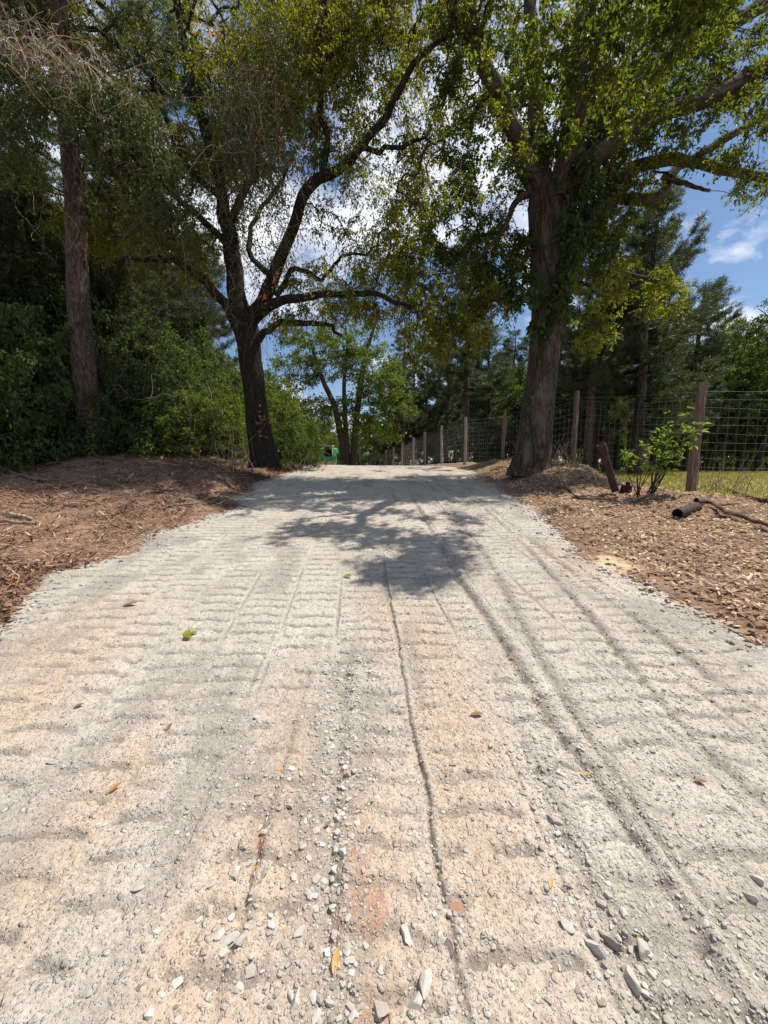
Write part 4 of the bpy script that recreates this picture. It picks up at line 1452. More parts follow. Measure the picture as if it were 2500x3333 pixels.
# broadleaf trees
BV = [make_broad('leafy_tree', 'pale green leafy tree at the right picture edge behind the field', 11, .2, 6.5, 4.2, 4.6, 'mid_leaf', nc=420, at=gxyz(24, 25)),
      make_broad('leafy_tree', 'green tree just left of the small green loader, leaves down to the ground', 7, .14, 3.2, 3.0, 3.1, 'bright_leaf', nc=360, L=.13, at=gxyz(-9.4, 25)),
      make_broad('leafy_tree', 'dark leafy tree in the woods behind the thick left pine', 9, .16, 5, 3.2, 4.2, 'dark_leaf', nc=360, L=.13, at=gxyz(-13, 15))]
place(2330, 34, BV[2], 'dark tree in shade behind the tall near fence post', 1.1)
place(1700, 33, BV[0], 'mid green tree hidden behind the oak trunk', .9)
place(1640, 46, BV[0], 'tree with sunlit top in the gap left of the oak', 1.15)
place(880, 30, BV[1], 'sunlit tree right of the dark spreading trunk', 1.05)
place(960, 44, BV[1], 'sunlit yellow-green tree behind the small green loader', 1.3)
place(1060, 58, BV[1], 'bright far tree at the end of the lane, left side', 1.35)
place(1230, 52, BV[0], 'mid green tree behind the triple trunk, right side', .75)
place(1300, 60, BV[2], 'dark tree closing the end of the fence line', 1.0)
place(1150, 75, BV[0], 'farthest tree at the end of the lane', .9)
place(780, 40, BV[2], 'dark tree far behind the spreading trunk', 1.1)
place(700, 24, BV[1], 'green tree behind the sunlit vine mound', .8)
GW = 'dark trees deep in the left woods'
for px, d, s in ((-60, 14, .9), (150, 14.5, .75), (260, 21, 1.1), (430, 22, .8), (520, 28, 1.0), (-100, 22, 1.2), (90, 30, 1.3), (330, 34, 1.3), (640, 42, 1.2)):
    place(px, d, BV[2], 'dark leafy tree deep in the left woods', s, group=GW)
GR = 'dark trees in the shade behind the field'
for px, d, s in ((1780, 44, 1.2), (1930, 46, 1.2), (2080, 44, 1.1), (2200, 46, 1.2), (2420, 48, 1.3), (2560, 44, 1.2), (2700, 40, 1.1)):
    place(px, d, BV[2], 'dark leafy tree in the shade behind the field', s, group=GR)
GE = 'trees closing the lane in the far distance'
for px, d, s in ((860, 70, 1.5), (950, 85, 1.6), (1060, 95, 1.2), (1230, 90, 1.3), (1330, 80, 1.4), (1430, 70, 1.4), (1520, 60, 1.3), (1590, 66, 1.4)):
    place(px, d, BV[0], 'leafy tree closing the lane in the far distance', s, group=GE)

GPL = 'tall pines deep in the left woods'
for px, d, k, s in ((-120, 13, 1, .9), (70, 16, 1, .95), (215, 17, 1, .9), (400, 21, 1, 1.1), (500, 24, 1, 1.2), (110, 22, 1, 1.1), (300, 26, 1, 1.15), (690, 27, 1, 1.1), (620, 23, 3, 1.2), (-20, 19, 3, 1.3), (180, 14.5, 3, .9), (460, 16, 3, .9)):
    place(px, d, PV[k], 'dark pine deep in the left woods', s, group=GPL)
GM = 'dark pines beyond the far fence'
for px, d, k, s in ((1270, 44, 3, 1.1), (1345, 48, 1, 1.1), (1420, 45, 1, 1.05), (1480, 40, 3, 1.1), (1545, 42, 1, 1.05), (1620, 40, 3, 1.1), (1700, 40, 1, 1.0)):
    place(px, d, PV[k], 'dark dense pine in the stand beyond the far fence', s, group=GM)
for px, d, k, s in ((1850, 27, 1, .85), (1930, 25, 3, .95), (2000, 28, 1, .85), (2120, 26, 1, .9), (2300, 28, 3, 1.0), (2400, 27, 1, .7), (2520, 27, 3, .9)):
    place(px, d, PV[k], 'dark pine in the far row behind the sunlit field', s, group=GP)

# three-trunked tree by the lane
TD = 32.0
t3 = thing('triple_trunk_tree', 'three-trunked leafy tree right of the small green loader', 'tree', gxyz(*W(1138, 1513, TD)[:2]))
nodes = []
for pts in ([(1128, 1560, 26), (1125, 1513, 24), (1109, 1415, 21), (1087, 1318, 18), (1055, 1247, 15), (1030, 1180, 10), (1010, 1110, 6)],
            [(1134, 1560, 22), (1131, 1513, 18), (1125, 1388, 16), (1120, 1247, 12), (1130, 1150, 8), (1125, 1060, 5)],
            [(1149, 1560, 26), (1150, 1513, 23), (1156, 1415, 21), (1169, 1280, 19), (1185, 1182, 16), (1197, 1130, 12), (1220, 1060, 8), (1235, 1000, 5)]):
    p, r = trace([(a / K, b_ / K, w / K, TD) for a, b_, w in pts], 30)
    m_ = MB()
    tubes(m_, p, r, 12, bump=.12)
    m_.build('trunk', M['pale_bark'], t3, smooth=True)
    nodes.append(p[10:])
C = region([(700, 760, 70, 60, 32, 3, 70), (760, 740, 70, 50, 32, 3, 60), (800, 790, 60, 35, 31, 2.5, 45), (690, 880, 40, 25, 32, 2, 22), (640, 800, 60, 40, 32, 3, 45), (790, 880, 60, 60, 31, 2.5, 60), (740, 900, 50, 40, 33, 2, 30), (830, 830, 40, 40, 31, 2, 26), (660, 720, 60, 30, 32, 2, 26), (870, 860, 25, 40, 30, 1.5, 14), (820, 930, 45, 30, 31, 2, 22)])
lm, tm = MB(), MB()
clumps(lm, tm, C, .75, 7, 11, .17, .5, .3, (.55, .2))
connect(tm, np.concatenate(nodes), C, .008, .06, 4)
tag(tm.build('twigs', M['dark_bark'], t3), kind='stuff')
lm.build('foliage', M['bright_leaf'], t3)

# ------------------------------------------------------------------ undergrowth on the left
SV = [make_shrub('shrub', 'sunlit rounded mound of green vines left of the dark spreading trunk', 2.0, 1.35, 'bright_leaf', 260, .065, at=gxyz(*W(665, 1490, 12.2)[:2])),
      make_shrub('shrub', 'dark dense shrub at the foot of the thick left pine', 2.6, 1.5, 'dark_leaf', 170, .07, at=gxyz(*W(330, 1490, 11.0)[:2])),
      make_shrub('shrub', 'low leafy brush right of the dark spreading trunk', 1.7, 1.2, 'mid_leaf', 130, .07, at=gxyz(*W(940, 1500, 14)[:2]))]


def shrub(px, d, k, s, label, zs=None, group=None):
    return place(px, d, SV[k], label, s, zs=zs, group=group)


shrub(60, 9.8, 2, 1.5, 'tall green leafy shrub at the left picture edge', 2.3)
shrub(170, 10.0, 1, 1.0, 'dark shrub between the picture edge and the thick pine', 1.3)
shrub(240, 10.6, 2, 1.1, 'green sunflecked shrub before the thick pine', 1.9)
shrub(420, 11.4, 1, .95, 'dark shrub right of the thick pine', 1.15)
shrub(500, 11.8, 1, .8, 'shaded brush behind the dirt mound', 1.0)
shrub(560, 13.6, 2, 1.2, 'green brush rising behind the sunlit vine mound', 1.7)
shrub(740, 13.2, 0, .8, 'small bright bush touching the left of the spreading trunk', 1.2)
shrub(-60, 10.5, 1, 1.3, 'dark shrub cut by the left picture edge', 1.8)
shrub(390, 14.5, 1, 1.6, 'tall dark thicket behind the thick pine', 2.2)
shrub(120, 14, 1, 1.6, 'tall dark thicket at far left', 2.2)
shrub(640, 16, 1, 1.5, 'dark thicket far behind the vine mound', 1.8)
shrub(870, 20, 2, 1.0, 'brush at the left lane edge before the small green loader', 1.5)
shrub(890, 17, 0, 1.1, 'sunlit brush right of the spreading trunk', 1.6)
shrub(880, 22, 0, 1.5, 'bright tall bush behind the brush of the spreading trunk', 2.6)
shrub(900, 30, 0, 1.5, 'bright bush just left of the small green loader', 2.3)
shrub(1090, 50, 0, 2.0, 'bright bush behind the small green loader', 2.5)
GC = 'bushes closing the far end of the lane'
for px, d, s in ((1120, 62, 2.6), (1170, 66, 2.6), (1215, 60, 2.4), (1085, 70, 2.8), (1150, 80, 3.2), (1030, 64, 2.6)):
    shrub(px, d, 2, s, 'green bush at the far end of the lane', s * 1.3, GC)
GS = 'dark undergrowth behind the field'
for px, d, s in ((1850, 32, 1.6), (1950, 34, 1.6), (2040, 32, 1.5), (2140, 34, 1.6), (2240, 31, 1.6), (2340, 34, 1.7), (2440, 31, 1.6), (2540, 33, 1.7), (2640, 30, 1.7)):
    shrub(px, d, 1, s, 'dark undergrowth shrub along the far edge of the field', s * 1.1, GS)
GF = 'brush behind the far fence'
for px, d, s in ((1240, 58, 1.5), (1300, 50, 1.5), (1370, 46, 1.5), (1440, 40, 1.5), (1520, 36, 1.5), (1590, 38, 1.4), (1680, 34, 1.4)):
    shrub(px, d, 1, s, 'dark brush behind the far fence', s * 1.2, GF)

v3 = thing('vine_tangle', 'pale bare vines looping through the dark undergrowth at the left', 'vine', gxyz(-8, 9.3))
tm = MB()
S = region([(330, 800, 90, 100, 10.3, .4, 9), (430, 880, 60, 70, 10.8, .3, 9), (300, 620, 60, 60, 10, .4, 5)])
strands(tm, S, R.uniform(.6, 1.6, len(S)), R.uniform(.004, .009, len(S)), .12, R.normal(size=(len(S), 3)) * .5, 16, (.6, .3))
tm.build('stem', M['dry_vine'], v3)
for px, d, s in ((1740, 50, 1.6), (1840, 52, 1.7), (1980, 55, 1.7), (2120, 52, 1.6), (2260, 54, 1.8), (2400, 52, 1.7), (2550, 50, 1.7)):
    place(px, d, BV[2], 'dark leafy tree in the shade behind the field', s, group=GR)
for px, d, s in ((200, 17, .8), (40, 17, .9), (350, 19, .85), (480, 17, .7), (590, 23, .95), (700, 33, 1.2), (760, 50, 1.4)):
    place(px, d, BV[2], 'dark leafy tree deep in the left woods', s, group=GW)

# ------------------------------------------------------------------ wire fence
M['post'] = bark_mat('post_wood', (.09, .06, .042), (.33, .26, .2), .8, (.22, .13, .085), .6, .06)
M['post_pale'] = bark_mat('post_pale_wood', (.2, .17, .135), (.56, .49, .41), .8, None, .6, .06)
M['wire'] = tint_mat('wire', [(0, (.16, .16, .15)), (1, (.36, .35, .32))], .6, .4)
HT = [1.95, 2.07, 2.05, 2.02, 2.1, 2.05, 2.0, 1.95, 1.9, 1.9, 1.95, 1.95, 1.95, 1.95, 1.95, 1.95]
TOPZ = [1.55, 1.69, 2.12, 2.0, 2.1, 2.05, 1.96, 1.84, 1.65, 1.49, 1.38, 1.25, 1.06, .83, .62, .38]
RAD = [.085, .092, .07, .065, .062, .062, .085, .085, .065, .07, .065, .06, .06, .06, .06, .06]
fence = thing('wire_fence', 'woven wire fence on rough wooden posts running along the right of the lane', 'fence', gxyz(FEN[1, 0], FEN[1, 1]))
pb_ = []
for k, (x, y) in enumerate(FEN):
    top = EYE + TOPZ[k]
    gz = min(float(ground(x, y)), top - 1.7)
    n = 16
    t = np.linspace(0, 1, n)
    ln = [-.02, .035, .0, .02, -.01, 0, .0, .01, 0, .02, 0, 0, .01, 0, 0, 0][k]
    p = np.stack([x + ln * t + .012 * np.sin(t * 7 + k), y + .01 * np.sin(t * 5 + 2 * k), gz - .25 + (top - gz + .25) * t], 1)
    m_ = MB()
    tubes(m_, p, RAD[k] * (1.08 - .12 * t), 16, bump=.2, cap=True)
    po = m_.build('post', M['post'] if k < 4 else M['post_pale'], fence, smooth=False)
    if k == 1:
        po['label'] = 'thick split post with reddish heartwood and a pale right side'
        m2 = MB()
        for a_, z0, z1, w_ in ((.1, .5, 1.2, .012), (-.5, .2, .9, .01), (.5, .9, 1.7, .012), (-1.3, .4, 1.5, .01)):
            q = np.linspace(0, 1, 8)
            pp = np.stack([x + ln * .6 + np.cos(a_) * (RAD[k] + .012 * np.sin(q * 3)), y + np.full(8, np.sin(a_) * RAD[k] - .01), gz + z0 + (z1 - z0) * q], 1)
            tubes(m2, pp, np.full(8, w_) * (1.1 - q), 4)
        m2.build('splinters', M['post_pale'], po, origin=np.array(fence.location))
    pb_.append((x, y, gz, top))
for k in range(len(FEN) - 1):
    x0, y0, g0, t0 = pb_[k]
    x1, y1, g1, t1 = pb_[k + 1]
    ln = math.hypot(x1 - x0, y1 - y0)
    mw = MB()
    n = 13
    t = np.linspace(0, 1, n)
    rw = .0013 if k < 1 else (.0017 if k < 3 else (.0028 if k < 6 else .0045))
    hz = np.linspace(.02, 1.0, 10)
    bx = (x0 + (x1 - x0) * t) - .09 * (1 if k else 0)
    by = y0 + (y1 - y0) * t - (.09 if k == 0 else .04)
    b0, b1 = t0 - 1.98 + .03, t1 - 1.98 + .03
    tt0, tt1 = t0 - .36 if k < 2 else t0 - .3, t1 - .36 if k < 1 else t1 - .3
    bot = b0 + (b1 - b0) * t
    top = tt0 + (tt1 - tt0) * t - .05 * np.sin(PI * t)
    H = []
    for h in hz:
        zz = bot + (top - bot) * h + .012 * np.sin(t * 9 + h * 20)
        H.append(np.stack([bx, by, zz], 1))
    tubes(mw, np.array(H), np.full((len(H), n), rw * .75), 4, tint=.5)
    nv = max(4, int(ln / .16)) if k < 8 else max(4, int(ln / .3))
    Vv = []
    for q in np.linspace(0, 1, nv + 1)[:-1]:
        a = np.linspace(0, 1, 11)
        xx = np.interp(q, t, bx) + .018 * (fbm(a * 4 + q * 40, a * 0 + k, 2, 5) - .5) * 2
        zb, zt = np.interp(q, t, bot), np.interp(q, t, top)
        Vv.append(np.stack([xx, np.full(11, np.interp(q, t, by)), zb + (zt - zb) * a], 1))
    tubes(mw, np.array(Vv), np.full((len(Vv), 11), rw * 1.25), 4, tint=.5)
    mw.build('wire_mesh', M['wire'], fence)
    ms = MB()
    z = (t0 + (t1 - t0) * t) - .2 - .03 * np.sin(PI * t)
    tubes(ms, np.stack([bx, by, z], 1), np.full(n, rw), 4)
    ms.build('top_wire', M['wire'], fence)


# ------------------------------------------------------------------ pipes, branches, saplings by the fence
M['rust'] = tint_mat('rust', [(0, (.018, .012, .01)), (.5, (.055, .033, .026)), (1, (.13, .075, .055))], .8, .3, 22, .2)


def lathe_pipe(mb, a, b, ro, ri, n=6, seg=22, tint=.5):
    a, b = np.asarray(a, float), np.asarray(b, float)
    t = np.linspace(0, 1, n)
    P_ = a + (b - a) * t[:, None]
    tubes(mb, P_, np.full(n, ro), seg, tint=tint)
    tubes(mb, P_[::-1], np.full(n, ri), seg, tint=tint * .4)
    o_ = mb.n - seg
    v = np.concatenate(mb.V)
    d = nrm(b - a)
    ref = np.array([0, 0, 1.]) if abs(d[2]) < .8 else np.array([1., .2, 0])
    s_ = nrm(np.cross(d, ref))
    u_ = np.cross(s_, d)
    ang = np.arange(seg) * 2 * PI / seg
    for e in (a, b):
        R1 = e + ro * (np.cos(ang)[:, None] * s_ + np.sin(ang)[:, None] * u_)
        R2 = e + ri * (np.cos(ang)[:, None] * s_ + np.sin(ang)[:, None] * u_)
        j = np.arange(seg)
        j2 = (j + 1) % seg
        mb.add(np.concatenate([R1, R2]), np.stack([j, j2, j2 + seg, j + seg], 1), None, tint)


b0 = W(1997, 1578, 7.9)
b1 = W(1957, 1447, 7.8)
pp = thing('vent_pipe', 'rusty brown upright pipe with a collar, leaning left before the fence', 'pipe', tuple(b0))
m_ = MB()
lathe_pipe(m_, b0 - (b1 - b0) * .15, b0 + (b1 - b0) * .82, .072, .06)
m_.build('pipe', M['rust'], pp, smooth=False)
m_ = MB()
lathe_pipe(m_, b0 + (b1 - b0) * .8, b1, .086, .066)
m_.build('collar', M['rust'], pp)

c0 = W(2205, 1673, 6.35)
c1 = W(2262, 1650, 6.6)
c0[2] = float(ground(c0[0], c0[1])) + .075
c1[2] = float(ground(c1[0], c1[1])) + .06
m_ = MB()
lathe_pipe(m_, c0, c1 + (c1 - c0) * .1, .085, .074)
tag(m_.build('culvert_pipe', M['rust'], origin=c0), 'short rusty pipe lying open-ended on the leaf litter', 'pipe')


def ground_branch(name, pts, r0, r1, label, cat, mat='stick', tint=.5, lift=.0, forks=0, group=None):
    """pts: photograph pixels, resting on the terrain"""
    pw = []
    for px, py in pts:
        d = ray(px, py)
        ts = np.linspace(.5, 40, 8000)
        z = EYE + d[2] * ts - ground(d[0] * ts, d[1] * ts)
        i = int(np.argmax(z < 0)) if (z < 0).any() else 2000
        pw.append((d[0] * ts[i], d[1] * ts[i], float(ground(d[0] * ts[i], d[1] * ts[i])) + r0 * .5 + lift))
    n = 20
    s_ = smooth_path(np.array(pw), n) if len(pw) > 2 else np.array(pw[0]) + (np.array(pw[1]) - np.array(pw[0])) * np.linspace(0, 1, n)[:, None]
    gz = ground(s_[:, 0], s_[:, 1])
    s_[:, 2] = np.maximum(s_[:, 2], gz + r0 * .25)
    s_ = s_ + R.normal(size=s_.shape) * r0 * .25
    m_ = MB()
    t = np.linspace(0, 1, n)
    tubes(m_, s_, r0 + (r1 - r0) * t, 9, tint=tint, bump=.3, cap=True)
    for k in range(forks):
        i = int(R.integers(5, 17))
        a = R.random() * 6.28
        ln = R.uniform(.15, .45)
        q = np.linspace(0, 1, 6)
        tubes(m_, s_[i] + np.stack([math.cos(a) * ln * q, math.sin(a) * ln * q, .25 * ln * q + .02], 1), r1 * .6 * (1.1 - q), 5, tint=tint)
    return tag(m_.build(name, M[mat], origin=s_[0]), label, cat, group)


ground_branch('fallen_branch', [(2260, 1645), (2310, 1650), (2360, 1680), (2420, 1700), (2500, 1730), (2560, 1750)], .042, .028, 'thick forked dead branch lying past the open-ended pipe', 'branch', 'stick', .35, .06, 3)
ground_branch('fallen_branch', [(2370, 1600), (2430, 1622), (2500, 1640), (2580, 1650)], .04, .03, 'dark log lying under the fence at the right picture edge', 'branch', 'stick', .15, .02, 2)
ground_branch('fallen_branch', [(1810, 1590), (1850, 1595), (1880, 1625), (1930, 1630), (2010, 1628)], .035, .02, 'crooked dead branch on the litter below the rusty upright pipe', 'branch', 'stick', .3, .02, 3)
ground_branch('fallen_branch', [(1955, 1658), (2010, 1645), (2060, 1630), (2140, 1610)], .018, .01, 'pale straight stick on the litter slope right of the crooked branch', 'branch', 'stick', .8, .01, 1)
ground_branch('fallen_branch', [(1850, 1555), (1910, 1552), (1970, 1560)], .02, .015, 'short pale stick left of the rusty upright pipe', 'branch', 'stick', .7)
ground_branch('fallen_branch', [(0, 1528), (60, 1550), (110, 1566), (165, 1572)], .04, .03, 'long bare pole slanting in from the left edge of the dirt', 'branch', 'stick', .55, .03)
ground_branch('fallen_branch', [(0, 1700), (50, 1705), (90, 1706), (130, 1708)], .028, .018, 'pale stick lying low at the left edge of the dirt', 'branch', 'stick', .8, .01)
ground_branch('fallen_branch', [(35, 1682), (75, 1690), (110, 1700)], .03, .02, 'short pale log resting above the low left stick', 'branch', 'stick', .9, .03)
ground_branch('fallen_branch', [(365, 1690), (420, 1650), (450, 1650)], .014, .01, 'dark crossed stick at the left of the twig pile near the gravel', 'branch', 'stick', .2, .05, 2)
ground_branch('fallen_branch', [(385, 1690), (430, 1665), (450, 1645)], .014, .008, 'dark crossed stick in the middle of the twig pile near the gravel', 'branch', 'stick', .15, .08, 2)
ground_branch('fallen_branch', [(560, 1655), (600, 1630), (660, 1650)], .012, .006, 'thin arched twig near the gravel corner', 'branch', 'stick', .5, .08, 3)
ground_branch('fallen_branch', [(390, 1560), (430, 1575), (505, 1550)], .012, .006, 'pale twig across the dirt below the mound', 'branch', 'stick', .85, .05, 2)
ground_branch('fallen_branch', [(150, 1518), (190, 1512), (240, 1520)], .015, .008, 'pale curved stick on the dirt left of the mound', 'branch', 'stick', .85, .05, 2)
ground_branch('fallen_branch', [(155, 1702), (200, 1680), (230, 1670), (285, 1690)], .008, .005, 'thin arching straw-coloured twig on the dirt', 'branch', 'stick', .8, .06, 0)
GT = 'broken twigs on the dirt left of the road'
for k in range(110):
    px, py = R.uniform(0, 800), R.uniform(1500, 1660)
    a = R.normal() * .5
    l_ = R.uniform(20, 70)
    ground_branch('twig', [(px, py), (px + l_ * .5, py + math.sin(a) * 8 + R.normal() * 3), (px + l_, py + math.sin(a) * 14)], R.uniform(.006, .016), .005, 'thin broken twig on the scraped dirt left of the road', 'twig', 'stick', R.random(), R.uniform(.01, .06), 1, GT)
GT2 = 'broken twigs on the leaf litter right of the road'
for k in range(22):
    px, py = R.uniform(1750, 2480), R.uniform(1590, 1760)
    l_ = R.uniform(20, 80)
    ground_branch('twig', [(px, py), (px + l_ * .5, py + R.normal() * 5), (px + l_, py + R.normal() * 10)], R.uniform(.004, .009), .003, 'thin broken twig on the leaf litter right of the road', 'twig', 'stick', R.random(), .01, 1, GT2)


# young leafy sapling in front of the near post
def sapling(name, base, tips, L, mat, label, cat, nlf=22, r=.009):
    o = thing(name, label, cat, tuple(base))
    tm, lm = MB(), MB()
    for tip in tips:
        mid = .5 * (base + tip) + R.normal(size=3) * .06 + np.array([0, 0, .12])
        s_ = smooth_path(np.array([base + R.normal(size=3) * np.array([.05, .03, 0]), mid, tip]), 14)
        tubes(tm, s_, r * (1.15 - np.linspace(0, 1, 14)), 5)
        n = nlf
        i = R.integers(6, 14, n)
        d = rdir(n) * np.array([1, .8, .5]) + np.array([.1, -.1, .15])
        up = rdir(n) * .5 + np.array([0, -.4, 1])
        ll = L * R.uniform(.65, 1.2, n)
        # short side shoots carrying the leaves
        c = s_[i] + rdir(n) * .1
        tubes(tm, s_[i][:, None] + (c - s_[i])[:, None] * np.linspace(0, 1, 3)[None, :, None], np.full((n, 3), .0025), 3)
        for rep in range(3):
            d = rdir(n) * np.array([1, .8, .5]) + nrm(c - s_[i]) * .7
            leaves(lm, c, d, nrm(up + rdir(n) * .5), ll, ll * .45, np.clip(.5 + .25 * R.normal(size=n), 0, 1), .2, .2)
    tm.build('stem', M['twig'], o)
    lm.build('foliage', M[mat], o)
    return o


bs = W(2120, 1578, 7.6)
bs[2] = float(ground(bs[0], bs[1]))
sapling('sapling', bs, [W(*p, 7.5) for p in ((2255, 1335), (2300, 1352), (2140, 1400), (2190, 1350), (2200, 1380), (2170, 1440), (2240, 1420), (2180, 1390), (2215, 1480), (2260, 1400), (2280, 1405), (2200, 1510), (2150, 1460))], .115, 'sap_leaf',
        'leafy green sapling leaning right across the thick fence post', 'sapling', 8)
bs2 = W(2085, 1572, 7.6)
bs2[2] = float(ground(bs2[0], bs2[1]))
sapling('sapling', bs2, [W(*p, 7.5) for p in ((2040, 1455), (2090, 1450), (2110, 1470), (2030, 1470), (2120, 1440), (2070, 1480))], .1, 'sap_leaf', 'smaller sapling with upright leaves between the rusty pipe and the fence post', 'sapling', 6)
# vine on the fence
fv = thing('fence_vine', 'small leafy vine hanging in the wire mesh left of the leafy sapling', 'vine', tuple(W(2036, 1500, 9.2)))
tm, lm = MB(), MB()
s_ = smooth_path(np.array([W(2030, 1515, 9.2), W(2036, 1440, 9.2), W(2038, 1380, 9.2), W(2040, 1340, 9.15), W(2010, 1325, 9.2), W(1990, 1335, 9.3)]), 40)
tubes(tm, s_, np.full(40, .008), 5)
C = np.concatenate([s_[R.integers(0, 40, 26)] + R.normal(size=(26, 3)) * .03, region([(1340, 890, 26, 14, 9.2, .1, 14), (1350, 865, 14, 14, 9.2, .1, 5)])])
clumps(lm, tm, C, .1, 4, 5, .06, .55, .4, (.5, .2))
tm.build('stem', M['dry_vine'], fv)
lm.build('foliage', M['bright_leaf'], fv)
# dead brush beside the oak and dry weeds past the post
for nm, px, py, d, n, hgt, lab in (('dead_brush', 1800, 1520, 10.2, 60, .9, 'grey leafless brush at the right foot of the oak'), ('dry_weeds', 2370, 1545, 9.4, 36, .8, 'dry brown weed stalks leaning in the wire mesh right of the thick post'), ('dead_brush', 760, 1500, 10.4, 40, 1.3, 'dry leafless stems left of the spreading trunk'), ('dead_brush', 400, 1490, 12.4, 150, 3.4, 'tall brown dead brush standing between the thick pine and the spreading trunk'), ('dead_brush', 955, 1500, 13, 40, .7, 'low grey brush at the left lane edge right of the spreading trunk')):
    b_ = W(px, py, d)
    b_[2] = float(ground(b_[0], b_[1]))
    m_ = MB()
    t = np.linspace(0, 1, 8)
    st = b_ + R.normal(size=(n, 3)) * np.array([.35, .25, 0])
    dv = R.normal(size=(n, 3)) * np.array([.45, .35, .25]) + np.array([0, 0, .75])
    Pp = st[:, None] + dv[:, None] * hgt * t[None, :, None] + R.normal(size=(n, 1, 3)) * .25 * (t ** 2)[None, :, None]
    tubes(m_, Pp, (.006 + .004 * R.random((n, 1))) * (1.1 - t)[None], 3, tint=R.random(n))
    tag(m_.build(nm, M['dry_vine'], origin=b_), lab, 'brush' if nm == 'dead_brush' else 'weeds')

# small rotten stump behind the upright pipe
st = W(2035, 1565, 8.1)
st[2] = float(ground(st[0], st[1]))
m_ = MB()
for dx, h, r_ in ((-.05, .22, .05), (.04, .28, .045), (.1, .2, .04)):
    t = np.linspace(0, 1, 6)
    tubes(m_, st + np.stack([dx + .03 * t, 0 * t, -.05 + h * t], 1), r_ * (1.3 - .5 * t), 9, bump=.3, cap=True)
tag(m_.build('stump', M['dark_bark'], origin=st), 'small dark rotten stump right of the rusty upright pipe', 'stump')

# ------------------------------------------------------------------ loader, trailer, white shed in the distance
def paint(name, c, rough=.45, noise=9):
    return tint_mat(name, [(0, tuple(x * .7 for x in c)), (.5, c), (1, tuple(min(1, x * 1.15) for x in c))], rough, .4, noise)


M['green'] = paint('green_paint', (.07, .33, .13))
M['black'] = paint('black_plastic', (.015, .015, .016))
M['steel'] = paint('worn_steel', (.42, .38, .32), .6)
M['grey'] = paint('grey_panel', (.16, .17, .17), .5)
M['white'] = paint('white_wall', (.72, .74, .76), .6)
M['amber'] = paint('lamp_lens', (.8, .55, .3), .3)
M['beige'] = paint('pale_cab', (.55, .5, .42), .5)

SD = 38.0
sx_ = W(1067, 1510, SD)
sg = float(EYE + ray(1067, 1516)[2] * SD) + .0
sk = thing('skid_steer', 'small green skid steer loader parked facing the camera at the end of the lane', 'loader', (sx_[0], SD, sg))
bx, by, bz = sx_[0], SD, sg


def part(name, mat, boxes, parent=sk, rot=None):
    m_ = MB()
    for c, d in boxes:
        m_.box((bx + c[0], by + c[1], bz + c[2]), d, rot)
    return m_.build(name, M[mat], parent, origin=np.array((bx, by, bz)) if parent is not sk else None)


body = part('body', 'green', [((0, 1.0, .62), (1.0, 2.0, .55)), ((0, .02, .33), (.62, .1, .34)), ((0, 1.75, 1.0), (1.1, .6, .6))])
part('chassis', 'black', [((0, 1.0, .28), (.9, 1.9, .22))])
for s_ in (-1, 1):
    m_ = MB()
    # crawler track: rounded loop
    a = np.linspace(0, 2 * PI, 41)[:-1]
    yy = np.clip(np.cos(a) * 1.4, -.72, .72) + np.cos(a) * .28
    zz = np.sin(a) * .3
    ring = np.stack([0 * a, by + 1.0 + yy, bz + .32 + zz], 1)
    w_ = .16
    V = np.concatenate([ring + np.array([bx + s_ * .72 - w_, 0, 0]), ring + np.array([bx + s_ * .72 + w_, 0, 0])])
    j = np.arange(40)
    j2 = (j + 1) % 40
    cen = np.array([[bx + s_ * .72 - w_, by + 1.0, bz + .32], [bx + s_ * .72 + w_, by + 1.0, bz + .32]])
    m_.add(np.concatenate([V, cen]), np.stack([j, j2, j2 + 40, j + 40], 1), np.concatenate([np.stack([j2, j, 0 * j + 80], 1), np.stack([j + 40, j2 + 40, 0 * j + 81], 1)]), .4)
    m_.build('track', M['black'], sk)
    # lift arm: rear upright, slanting beam, front leg (a bent plate)
    m_ = MB()
    X0 = bx + s_ * .66
    pl = [(2.0, 1.75), (1.2, 1.78), (.25, 1.62), (.0, 1.0), (-.22, .32), (-.02, .3), (.18, .9), (.4, 1.28), (1.2, 1.38), (2.0, 1.25)]
    V = [(X0 + o_ + s_ * .1 * (1 - sst(.3, 1.4, z_)), by + y_, bz + z_) for o_ in (-.14, .14) for (y_, z_) in pl]
    n_ = len(pl)
    Qs = [(k, (k + 1) % n_, (k + 1) % n_ + n_, k + n_) for k in range(n_)]
    for b_ in (0, n_):
        for k in range(4):
            Qs.append((b_ + k, b_ + k + 1, b_ + n_ - 2 - k, b_ + n_ - 1 - k))
    m_.add(V, Qs, None, .5)
    m_.build('lift_arm', M['green'], sk)
    m_ = MB()
    m_.box((bx + s_ * .8, by - .05, bz + .66), (.12, .1, .5))
    m_.build('cylinder_guard', M['green'], sk)
m_ = MB()
for s_ in (-1, 1):
    tubes(m_, np.array([(bx + s_ * .47, by + .1, bz + .75), (bx + s_ * .46, by + .12, bz + 1.2), (bx + s_ * .43, by + .2, bz + 1.9)]), np.full(3, .065), 8)
    tubes(m_, np.array([(bx + s_ * .47, by + 1.25, bz + .75), (bx + s_ * .46, by + 1.25, bz + 1.2), (bx + s_ * .43, by + 1.2, bz + 1.9)]), np.full(3, .065), 8)
    tubes(m_, np.array([(bx + s_ * .47, by + .08, bz + .85), (bx + s_ * .35, by + .05, bz + .62), (bx + s_ * .2, by + .04, bz + .52)]), np.full(3, .035), 8)
tubes(m_, np.array([(bx - .2, by + .04, bz + .52), (bx, by + .04, bz + .5), (bx + .2, by + .04, bz + .52)]), np.full(3, .035), 8)
m_.build('cab_frame', M['beige'], sk)
